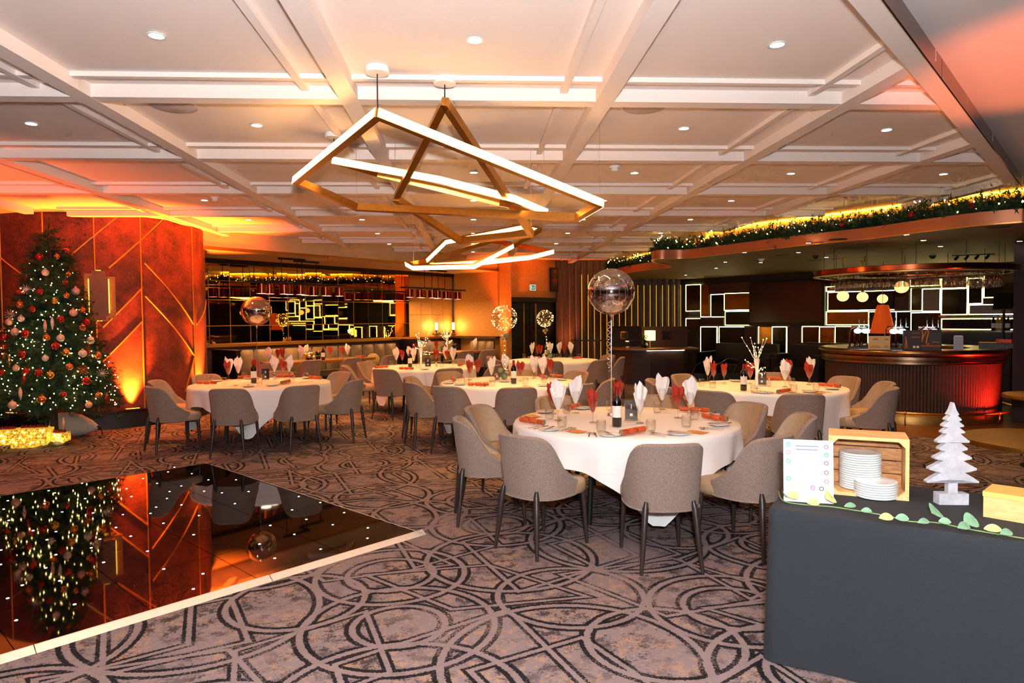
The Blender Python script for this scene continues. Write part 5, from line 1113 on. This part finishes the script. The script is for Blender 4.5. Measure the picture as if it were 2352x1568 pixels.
# --- glass rack above the bar
rk = thing('glass_rack', 'oval copper rack of hanging glasses suspended above the bar', 'glass rack', BC); zr = 2.24
MB().lathe([(1.3, zr), (1.42, zr), (1.43, zr + .01), (1.43, zr + .08), (1.42, zr + .085), (1.3, zr + .085)], 72).build('rim', MT['copper'], rk, smooth=40)
MB().lathe([(1.33, zr - .008), (1.42, zr - .008), (1.42, zr), (1.33, zr)], 72).build('rim_edge', MT['brass'], rk, smooth=40)
MB().lathe([(.75, zr + .01), (1.3, zr + .01), (1.3, zr + .02), (.75, zr + .02)], 48).build('shelf', MT['bronze'], rk, smooth=40)
for r in (1.22, 1.05): MB().tube([(r * math.cos(i * .131), r * math.sin(i * .131), zr - .02) for i in range(48)], .006, 5, closed=True).build('hanging_rail', MT['copper'], rk, smooth=180)
for a in range(0, 360, 30):
    a = math.radians(a); MB().cyl((1.25 * math.cos(a), 1.25 * math.sin(a), zr), (1.25 * math.cos(a), 1.25 * math.sin(a), ZK + .01), .004, n=5).build('hanger', MT['black'], rk)
hg = MB().lathe([(.034, 0), (.034, -.003), (.005, -.008), (.0045, -.075), (.012, -.085), (.036, -.11), (.048, -.145), (.046, -.18), (.038, -.205)], 12).mesh('hanging_glass', MT['hglass'], 60)
ng = 30
for row, (r, n) in enumerate(((1.2, 34), (1.03, 26))):
    for i in range(n):
        a = math.radians(172 + 190 * i / (n - 1)) + (.03 if row else 0); tag(put('hanging_glass', hg, loc=(BC.x + r * math.cos(a), BC.y + r * math.sin(a), zr - .022)), f'upturned wine glass on the bar rack, {ORD[i]} along the {["outer", "inner"][row]} rail', 'wine glass', f'hanging glasses {row}')
# --- opal globe pendants
GL = [(1936, 680, 13, 563), (1981, 682, 12.3, 578), (2027, 686, 11.3, 590), (2071, 659, 15, 546), (2071, 689, 10.5, 604), (2101, 689, 10, 606)]
for i, (px, py, r, ry) in enumerate(GL):
    zc = .105 * FPX / r; d = ray(px, py); p = EYEV + d * zc
    t = thing('globe_pendant', 'opal glass globe pendant over the bar, ' + ['closest to the dark screen', 'next to the one closest to the screen', 'above the orange cone lamp', 'hanging highest and largest', 'directly below the highest globe', 'furthest along towards the pier'][i], 'pendant', p, 0, 'opal globe pendants')
    MB().sphere((0, 0, 0), .105, 20, 14, sz=.92).build('globe', MT['globe'], t, smooth=180)
    MB().lathe([(.03, .085), (.03, .11), (.008, .13), (.006, .16)], 10).build('cap', MT['copper'], t, smooth=40)
    zt_ = ZK + .01 - p.z; MB().cyl((0, 0, .15), (0, 0, zt_), .005, n=5).build('rod', MT['copper'], t); MB().lathe([(.055, zt_), (.05, zt_ - .02), (.01, zt_ - .035)], 12).build('ceiling_rose', MT['brass'], t, smooth=50)
t = thing('cone_reflection', 'glowing orange cone shade hanging behind the beer taps', 'lamp', aty(2027, 765, 13.2)); MB().lathe([(.235, 0), (.23, .01), (.12, .5), (.1, .56), (0, .57)], 24).build('shade', mat('orange_reflection', (214, 84, 30), .4, emit=.3, ecol=(230, 80, 20)), t, smooth=50); MB().cyl((0, 0, .56), (0, 0, ZK + .01 - t.location.z), .006, n=5).build('rod', MT['copper'], t)  # glowing cone and rod added in place of an orange reflection
tr = thing('track_spotlight', 'black track of four spotlights under the canopy above the bar', 'spotlight', atz(2235, 585, ZK - .02), -.5); MB().box((0, 0, 0), (.62, .03, .02)).build('track', MT['black'], tr)
for i in range(4): MB().cyl((-.22 + i * .15, 0, -.015), (-.27 + i * .15, -.03, -.075), .02, .024, 10).build('spot_head', MT['black'], tr)
# --- screen, back-bar shelves and bottles
s0, z1 = onwall(487, 147); s1, z0 = onwall(1000, 438); c = BW0 + BWD * ((s0 + s1) / 2) + BWN * .1
tv = thing('wall_screen', 'large switched-off dark screen on the lit panel wall', 'screen', (c.x, c.y, (z0 + z1) / 2), bang); MB().box((0, 0, 0), (s1 - s0, .09, z1 - z0)).build('frame', MT['black'], tv); sg = 1 if Vector((-math.sin(bang), math.cos(bang), 0)).dot(BWN) > 0 else -1
MB().box((-.02, sg * .047, .03), ((s1 - s0) * .95, .006, (z1 - z0) * .9)).build('display', MT['screen'], tv)
def shelf(x0, x1, y, label):
    a, z = onwall(x0, y); b, _ = onwall(x1, y); c = BW0 + BWD * ((a + b) / 2) + BWN * .16; t = thing('back_bar_shelf', label, 'shelf', (c.x, c.y, z), bang); MB().box((0, 0, 0), (b - a, .22, .03)).build('board', MT['bronze'], t); MB().box((0, sg * .112, 0), (b - a, .006, .034)).build('edge', MT['steel'], t); return z
z_1 = shelf(1788, 2300, 374, 'narrow shelf below the upper lit panels behind the bar'); z_2 = shelf(1788, 2300, 474, 'narrow shelf below the long lit panel behind the bar')
cb, zcb = onwall(1540, 690); c = BW0 + BWD * (cb + .6) + BWN * .35
t = thing('back_bar_cabinet', 'black back-bar cabinet below the lit panels', 'cabinet', (c.x, c.y, 0), bang); MB().box((0, 0, .46), (5.4, .6, .92)).build('carcass', MT['black'], t); MB().box((0, 0, .94), (5.4, .64, .04)).build('worktop', MT['bronze'], t)
for i in range(6): MB().box((-2.25 + i * .9, sg * .305, .46), (.86, .02, .84)).build('door', MT['darkwall'], t)
for i, (zx, col) in enumerate(((2150, 'wine'), (2180, 'yellow'), (2205, 'yellow'), (2225, 'wine'), (2250, 'wine'))):
    a, _ = onwall(zx, 470); c = BW0 + BWD * a + BWN * .16; b = thing('spirit_bottle', f'{"dark" if col == "wine" else "amber"} bottle on the back-bar shelf, {ORD[i]} from the taps', 'bottle', (c.x, c.y, z_2 + .015), 0, 'back-bar bottles')
    MB().lathe([(0, 0), (.04, 0), (.042, .02), (.042, .2), (.016, .25), (.016, .32), (0, .32)], 12).build('glass_body', MT['bottle'] if col == 'wine' else mat('amber_bottle', (196, 140, 40), .15), b, smooth=50); MB().lathe([(.0428, .06), (.0428, .15)], 12, a0=math.pi, a1=2 * math.pi).build('label', MT['wlabel'], b, smooth=180)
p = aty(2306, 690, 12.0); t = thing('till_screen', 'tilted black till screen beside the dark pier behind the bar', 'screen', p, -.7); MB().box((0, 0, .0), (.32, .03, .3), rot=Matrix.Rotation(-.4, 3, 'X')).build('panel', MT['black'], t); MB().cyl((0, .03, -.15), (0, .1, -p.z + .96), .02, n=8).build('stand', MT['black'], t)
for k, (dx, nm_) in enumerate(((.95, 'black draped lounge sofa beside the lit panels'), (2.45, 'black draped sofa end near the bar'))):
    c = BW0 + BWD * (1.5 + dx) + BWN * 1.3; t = thing('lounge_sofa', nm_, 'sofa', (c.x, c.y, 0), bang); L = 1.6 if k == 0 else .8
    MB().box((0, 0, .22), (L, .8, .44)).build('seat', MT['black'], t); MB().box((0, -sg * .34, .55), (L, .16, .75)).build('backrest', MT['black'], t)
    for s in (-1, 1): MB().box((s * (L / 2 + .07), 0, .36), (.14, .8, .72)).build('armrest', MT['black'], t)
t = thing('scroll_screen', 'black metal screen of curling fronds in front of the lounge sofa', 'screen', Vector((5.15, 13.6, 0)), -.15)
for i in range(5):
    x0 = -.8 + i * .4; MB().tube([(x0, 0, 0), (x0 + .05, 0, .35), (x0 + .2, 0, .62), (x0 + .42, 0, .75), (x0 + .62, 0, .72)], .009, 6).build('frond', MT['chrome'] if i == 1 else MT['bronze'], t, smooth=180)
    MB().tube([(x0 + .1 + .1 * f * math.cos(f * 6), 0, .3 + .1 * f * math.sin(f * 6)) for f in [q / 14 for q in range(15)]], .006, 5).build('scroll', MT['bronze'], t, smooth=180)
MB().box((.1, .02, .22), (2.1, .02, .44)).build('backing', MT['black'], t)
# --- host desk
hd = thing('host_desk', 'dark walnut host desk with curved counter and small square window', 'desk', (0, 0, 0))
fr = [(3.5, 16.5), (3.55, 16.25), (3.8, 16.08), (4.2, 15.98), (4.6, 15.98), (5.0, 16.05), (5.33, 16.2), (5.35, 17.2), (3.5, 17.2)]
MB().prism(fr, 0, .81).build('body', MT['dwood'], hd)
tp_ = [(4.42 + (x - 4.42) * 1.1, 16.6 + (y - 16.6) * 1.18) for x, y in fr]; MB().prism(tp_, .815, .855).build('counter', MT['twood'], hd)
MB().box((4.55, 15.93, .808), (.9, .02, .012)).build('under_light', emis('counter_led', (255, 226, 190), 8), hd)
MB().box((4.75, 16.75, 1.11), (1.15, .12, .51)).build('partition', MT['dwood'], hd)
def fram(cx, y, cz, w, par): 
    m = MB()
    for dx, dz, ww, hh in ((0, w / 2, w + .03, .025), (0, -w / 2, w + .03, .025), (-w / 2, 0, .025, w), (w / 2, 0, .025, w)): m.box((cx + dx, y, cz + dz), (ww, .03, hh))
    m.build('window_frame', MT['copper'], par); MB().box((cx, y + .012, cz), (w, .006, w)).build('window_glass', MT['screen'], par)
fram(4.78, 16.675, 1.15, .2, hd)
for i in range(3): MB().sphere((3.75 + i * .08, 16.1, .55), .012, 8, 6).build('button', MT['brass'], hd)
MB().box((5.2, 16.07, .4), (.1, .03, .7)).build('end_grille', MT['bronze'], hd)
h2 = thing('side_desk', 'second dark desk panel behind the host desk', 'desk', (0, 0, 0)); MB().box((4.0, 17.75, .68), (.75, .12, 1.38)).build('partition', MT['dwood'], h2); fram(3.95, 17.68, 1.13, .18, h2)
hc = thing('slim_counter', 'slim high counter on a brass post along the fluted wall', 'counter', (0, 0, 0)); MB().prism([(2.6, 18.0), (4.4, 17.55), (4.45, 17.75), (2.65, 18.25)], .98, 1.01).build('top', MT['dwood'], hc); MB().cyl((3.2, 18.0, 0), (3.2, 18.0, .98), .025, n=10).build('post', MT['brass'], hc); MB().box((3.9, 17.72, .975), (.35, .015, .01), -.24).build('under_light', MT['led'], hc)
p = aty(1493, 800, 16.35); p.z = .856; t = thing('desk_lamp', 'square-shaded table lamp glowing on the host desk', 'lamp', p, .2)
MB().box((0, 0, .01), (.1, .1, .02)).build('base', MT['brass'], t); MB().cyl((0, 0, .02), (0, 0, .2), .012, n=8).build('stem', MT['brass'], t); MB().box((0, 0, .3), (.19, .19, .24)).build('shade', MT['shade'], t); lamp('desk_lamp_light', 'POINT', p + Vector((.05, -.15, .3)), 6, (1, .62, .25), size=.08)
p = aty(1482, 798, 16.2); p.z = .856; t = thing('vase_plant', 'small dark vase with green sprig beside the desk lamp', 'plant', p); MB().lathe([(0, 0), (.05, .01), (.08, .06), (.05, .12), (.03, .13)], 14).build('vase', MT['black'], t, smooth=50); lf = MB(); r5 = random.Random(9)
for i in range(24): needles(lf, Vector((0, 0, .12)), Vector((r5.uniform(-1, .4), r5.uniform(-.6, .6), 1)), .2, 8, r5, .05, .01)
o = lf.build('foliage', MT['needle2'], t); o['kind'] = 'stuff'
tag(MB().box((0, 0, 0), (.02, .11, .11)).build('fire_call_point', MT['redplastic'], loc=aty(2341, 791, 9.69)), 'red fire call point on the dark pier beside the bar', 'call point')
bpy.data.objects['fire_call_point'].rotation_euler = (0, 0, math.pi / 2)
t = thing('drum_pendant', 'bronze drum pendant hanging at the end of the garland', 'pendant', (5.42, 6.3, 2.49)); MB().lathe([(.1, 0), (.1, .27), (.02, .28), (0, .28)], 24).build('shade', MT['canopy_band'], t, smooth=40); MB().lathe([(.098, .004), (0, .01)], 20).build('shade_glow', MT['inner'], t); MB().cyl((0, 0, .28), (0, 0, .69), .006, n=5).build('rod', MT['bronze'], t)
# --- gold side tables
for c, r, h, lab in (((4.86, 5.5), .62, .53, 'large low round gold-topped table by the picture edge'), ((5.92, 6.75), .36, .76, 'tall round gold-topped table beside the bar rail')):
    t = thing('side_table', lab, 'table', (*c, 0)); MB().lathe([(0, h - .04), (r - .01, h - .04), (r, h - .03), (r, h - .006), (r - .008, h), (0, h)], 48).build('top', MT['gold_top'], t, smooth=40); MB().lathe([(r + .002, h - .04), (r + .004, h - .02), (r + .002, h - .002)], 48).build('rim', MT['brass'], t, smooth=60)
    MB().cyl((0, 0, .02), (0, 0, h - .04), .03, n=12).build('stem', MT['bronze'], t); MB().lathe([(0, 0), (r * .55, 0), (r * .54, .015), (.03, .03)], 28).build('foot', MT['bronze'], t, smooth=40)
# ================================================================== BUFFET TABLE
BO = Vector((1.345, 3.04, 0)); b1 = Vector((.815, -.579, 0)).normalized(); b2 = Vector((-b1.y, b1.x, 0)); BZ = .72; BL, BD = 2.0, .8
bt_ = thing('buffet_table', 'buffet table hidden under the charcoal cloth', 'table', BO, math.atan2(b1.y, b1.x)); MB().box((BL / 2, BD / 2, BZ - .025), (BL - .03, BD - .03, .03)).build('tabletop', MT['twood'], bt_)
for x in (.1, BL - .1):
    for y in (.1, BD - .1): MB().cyl((x, y, 0), (x, y, BZ - .03), .02, n=8).build('leg', MT['black'], bt_)
per = []; rc_ = .045
for (cx, cy, a0) in ((rc_, rc_, 180), (BL - rc_, rc_, 270), (BL - rc_, BD - rc_, 0), (rc_, BD - rc_, 90)):
    for i in range(7): a = math.radians(a0 + i * 15); per.append(Vector((cx + rc_ * math.cos(a), cy + rc_ * math.sin(a), 0)))
dense = []
for i in range(len(per)):
    a, b = per[i], per[(i + 1) % len(per)]; k = max(1, int((b - a).length / .05))
    for q in range(k): dense.append(a.lerp(b, q / k))
npd = len(dense); cv = MB(); vs = []; lev = [1, .985, .9, .75, .6, .45, .3, .15, .01]
cen = Vector((BL / 2, BD / 2, 0)); vs = []
for j, lv in enumerate(lev):
    z = BZ if j == 0 else (BZ - .012 if j == 1 else BZ * lv)
    for i, p in enumerate(dense):
        o = (p - cen).normalized(); s = i * .05; am = (1 - lv) * .028; w = math.sin(s * 9) * .4 + math.sin(s * 21 + 1) * .25 + math.sin(s * 4.1 + 2) * .5
        q = p + o * ((-.006 if j == 0 else .004) + am * w); vs.append((q.x, q.y, z))
fs = [(j * npd + i, j * npd + (i + 1) % npd, (j + 1) * npd + (i + 1) % npd, (j + 1) * npd + i) for j in range(len(lev) - 1) for i in range(npd)]
fs = [f[::-1] for f in fs] + [tuple(range(npd))]
cl_ = cv.add(vs, fs).build('buffet_cloth', MT['buffet'], smooth=40, loc=BO, rz=math.atan2(b1.y, b1.x)); tag(cl_, 'charcoal cloth draped to the floor over the buffet table', 'tablecloth')
BT2 = BZ + .001
def bz(x, y, z=BT2): return atz(x, y, z)
# allergen notice
a, b = bz(1800, 1150), bz(1915, 1157); nt_ = thing('allergen_notice', 'white allergen notice with rings of coloured icons on the buffet', 'notice', (a + b) / 2, math.atan2(b.y - a.y, b.x - a.x)); w_ = (b - a).length; h_ = .292
lean = Matrix.Rotation(-.1, 3, 'X')
def npt(x, z, y=0): v = lean @ Vector((x, y, z)); return v
MB().box(npt(0, h_ / 2), (w_, .003, h_), rot=lean).build('sheet', mat('white_paper', (246, 247, 252), .5), nt_); MB().box((0, .04, .002), (w_, .09, .003)).build('foot', MT['acryl'], nt_)
ico = [(-.40, .92, (60, 160, 220)), (-.40, .79, (240, 130, 120)), (-.40, .65, (70, 150, 210)), (-.40, .52, (190, 210, 180)), (-.40, .37, (60, 180, 140)), (.36, .90, (236, 90, 100)), (.36, .77, (30, 160, 220)), (.36, .64, (236, 70, 90)), (.36, .49, (120, 90, 90)), (.36, .35, (240, 120, 120)), (-.32, .25, (240, 210, 120)), (-.12, .25, (220, 220, 150)), (.09, .24, (200, 90, 190)), (.26, .23, (80, 60, 90))]
for x, z, c in ico:
    v = npt(x * w_, z * h_, -.0025); m = MB().lathe([(.0105, -.0005), (.0105, .0005), (.0065, .0005)], 14); m.v = [tuple(v + lean @ Vector((x_, -z_, y_))) for x_, y_, z_ in m.v]; m.build('icon', mat('icon_print', c, .6), nt_)
pale = mat('pale_grey_print', (128, 134, 150), .7)
for z, w in ((.9, .46), (.845, .44), (.77, .5), (.745, .5), (.71, .55), (.675, .5), (.645, .54), (.6, .56), (.575, .5), (.545, .54), (.15, .6), (.135, .4)): MB().box(npt(-.02 * w_, z * h_, -.002), (w * w_, .001, .006 if z > .82 else .0028), rot=lean).build('print_line', pale if z > .82 else mat('faint_print', (168, 172, 184), .7), nt_)
# crate
ca, cb_ = bz(1902, 1134), bz(2088, 1151); cr = thing('wooden_crate', 'open pine crate on its side around the tall plate stack', 'crate', ca, math.atan2(cb_.y - ca.y, cb_.x - ca.x)); CW = (cb_ - ca).length; CHh = .292; CD = .23; th = .016
def plank(c, d, m='pine'): MB().box(c, d).build('plank', MT[m], cr)
for i in range(2):
    plank((CW / 2, CD * (.25 + .5 * i), CHh - th / 2), (CW, CD / 2 - .004, th)); plank((CW / 2, CD * (.25 + .5 * i), th / 2), (CW, CD / 2 - .004, th), 'pine')
for s in (0, 1):
    for i in range(2): plank((th / 2 + s * (CW - th), CD * (.25 + .5 * i), CHh / 2), (th, CD / 2 - .004, CHh - 2 * th - .002), 'pine')
for i in range(4): plank((CW / 2, CD - th / 2 + .0, th + (CHh - 2 * th) * (i + .5) / 4), (CW - 2 * th, th, (CHh - 2 * th) / 4 - .006), 'pinedark')
for s, zz_ in ((1, CHh - th), (1, th), (0, CHh - th), (0, th)):
    x = CW - th if s else th; dx = -.028 if s else .028; dz = -.028 if zz_ > .1 else .028
    MB().add([(x, .002, zz_), (x + dx, .002, zz_), (x, .002, zz_ + dz), (x, .03, zz_), (x + dx, .03, zz_), (x, .03, zz_ + dz)], [(0, 1, 2), (3, 5, 4), (1, 4, 5, 2), (0, 3, 4, 1), (0, 2, 5, 3)]).build('corner_block', MT['pine'], cr)
# plates
pm_ = MB().lathe([(0, .0), (.058, .0), (.06, .003), (.08, .008), (.0935, .005), (.0955, .008), (.0955, .0125), (.092, .0138), (.062, .009), (0, .008)], 40).mesh('dinner_plate', MT['plate'], 50)
tcx, tcy = bz(1975, 1126)[:2]; inr = Vector((-(cb_ - ca).y, (cb_ - ca).x, 0)).normalized()
tc_ = Vector((tcx, tcy, 0)); tz0 = BT2 + th
for i in range(16): tag(put('dinner_plate', pm_, loc=(tc_.x, tc_.y, tz0 + i * .0112)), f'white plate in the tall stack inside the crate, {"bottom" if i == 0 else "topmost" if i == 15 else ORD[i] + " from the bottom"}', 'plate', 'tall plate stack')
sc_ = bz(2011, 1140)
for i in range(7): tag(put('dinner_plate', pm_, loc=(sc_.x, sc_.y, BT2 + i * .0112)), f'white plate in the short stack before the crate, {"bottom" if i == 0 else "topmost" if i == 6 else ORD[i] + " from the bottom"}', 'plate', 'short plate stack')
# whitewashed wooden tree
p = bz(2184, 1156); wt = thing('wooden_tree', 'whitewashed wooden fir tree ornament on a block base', 'ornament', p, -.12)
MB().box((0, 0, .026), (.132, .05, .052)).build('base_block', MT['whitewood'], wt)
prof = [(.021, .05), (.021, .105), (.045, .112), (.075, .106), (.115, .099), (.117, .106), (.085, .127), (.052, .146), (.075, .15), (.105, .158), (.106, .166), (.07, .185), (.045, .2), (.082, .208), (.083, .216), (.05, .233), (.036, .243), (.062, .25), (.063, .258), (.038, .276), (.03, .284), (.07, .282), (.072, .29), (.045, .31), (.03, .324), (.05, .326), (.05, .333), (.025, .352), (.045, .355), (.045, .362), (.022, .38), (.034, .384), (.034, .39), (.016, .406), (.024, .41), (.012, .43), (0, .465)]
prof = [(x, .05 + (z - .05) * 1.02) for x, z in prof]
body = [(x, z) for x, z in prof] + [(-x, z) for x, z in reversed(prof[:-1])]; nb = len(body); hd_ = .016
vs = [(x, -hd_, z) for x, z in body] + [(x, hd_, z) for x, z in body]; fs = [(i, (i + 1) % nb, nb + (i + 1) % nb, nb + i) for i in range(nb)]
np2 = len(prof)
for off in (0, nb):
    for i in range(np2 - 2): 
        q = (off + i, off + i + 1, off + nb - 2 - i, off + nb - 1 - i); fs.append(q if off == 0 else q[::-1])
    q = (off + np2 - 2, off + np2 - 1, off + np2); fs.append(q if off == 0 else q[::-1])
MB().add(vs, fs).build('fir_silhouette', MT['whitewood'], wt)
# pine box at the picture edge
pa = bz(2258, 1186); pb = bz(2352, 1202); px_ = thing('pine_box', 'pale pine lidded box at the end of the buffet', 'box', pa, math.atan2(pb.y - pa.y, pb.x - pa.x)); MB().box((.17, .09, .045), (.34, .18, .09)).build('body', MT['pine'], px_); MB().box((.17, .09, .1015), (.345, .185, .021)).build('lid', mat('bright_pine', (246, 196, 104), .5, noise=(20, .1)), px_)
# eucalyptus vine
vn = thing('eucalyptus_vine', 'trailing eucalyptus vine along the front edge of the buffet', 'vine', (0, 0, 0))
VP = [bz(x, y, BT2 + .008) for x, y in ((1788, 1128), (1800, 1150), (1850, 1159), (1905, 1163), (1960, 1171), (2040, 1185), (2090, 1197), (2150, 1200), (2220, 1214), (2290, 1226), (2352, 1236), (2420, 1244))]
VC = catmull(VP, 6); MB().tube(VC, .0028, 6).build('stem', MT['stemg'], vn, smooth=180)
for (x, y, L, wd_, a, m) in ((1800, 1146, .05, .022, 2.2, 'leafa'), (1822, 1148, .05, .02, -.2, 'leafb'), (1868, 1163, .05, .018, -.3, 'leafb'), (1905, 1157, .045, .03, .8, 'leafb'), (1952, 1168, .05, .012, .2, 'leafa'), (2035, 1197, .055, .016, .1, 'leafb'), (2072, 1199, .045, .016, -.5, 'leafa'), (2146, 1192, .05, .034, 1.0, 'leafa'), (2120, 1205, .05, .012, .4, 'leafa'), (2228, 1212, .055, .03, .3, 'leafa'), (2212, 1218, .06, .016, .6, 'leafa'), (2280, 1224, .055, .016, -.4, 'leafb'), (1990, 1180, .04, .012, -.3, 'leafa'), (2170, 1206, .04, .014, -.6, 'leafa'), (2310, 1232, .05, .014, .3, 'leafa')):
    c = bz(x, y, BT2 + .012); lm = MB()
    def lf_(u, v, L=L, wd_=wd_): w = wd_ * 1.15 * math.sin(math.pi * min(1, max(0.02, u))) ** .6; return ((u - .5) * L * 1.15, (v - .5) * 2 * w, .008 * math.sin(math.pi * u) + .004 * (2 * v - 1) ** 2)
    lm.grid(lf_, 8, 4).build('leaf', MT[m], vn, smooth=180, loc=c + Vector((0, 0, .9 * wd_))).rotation_euler = (.75, 0, a * .6)
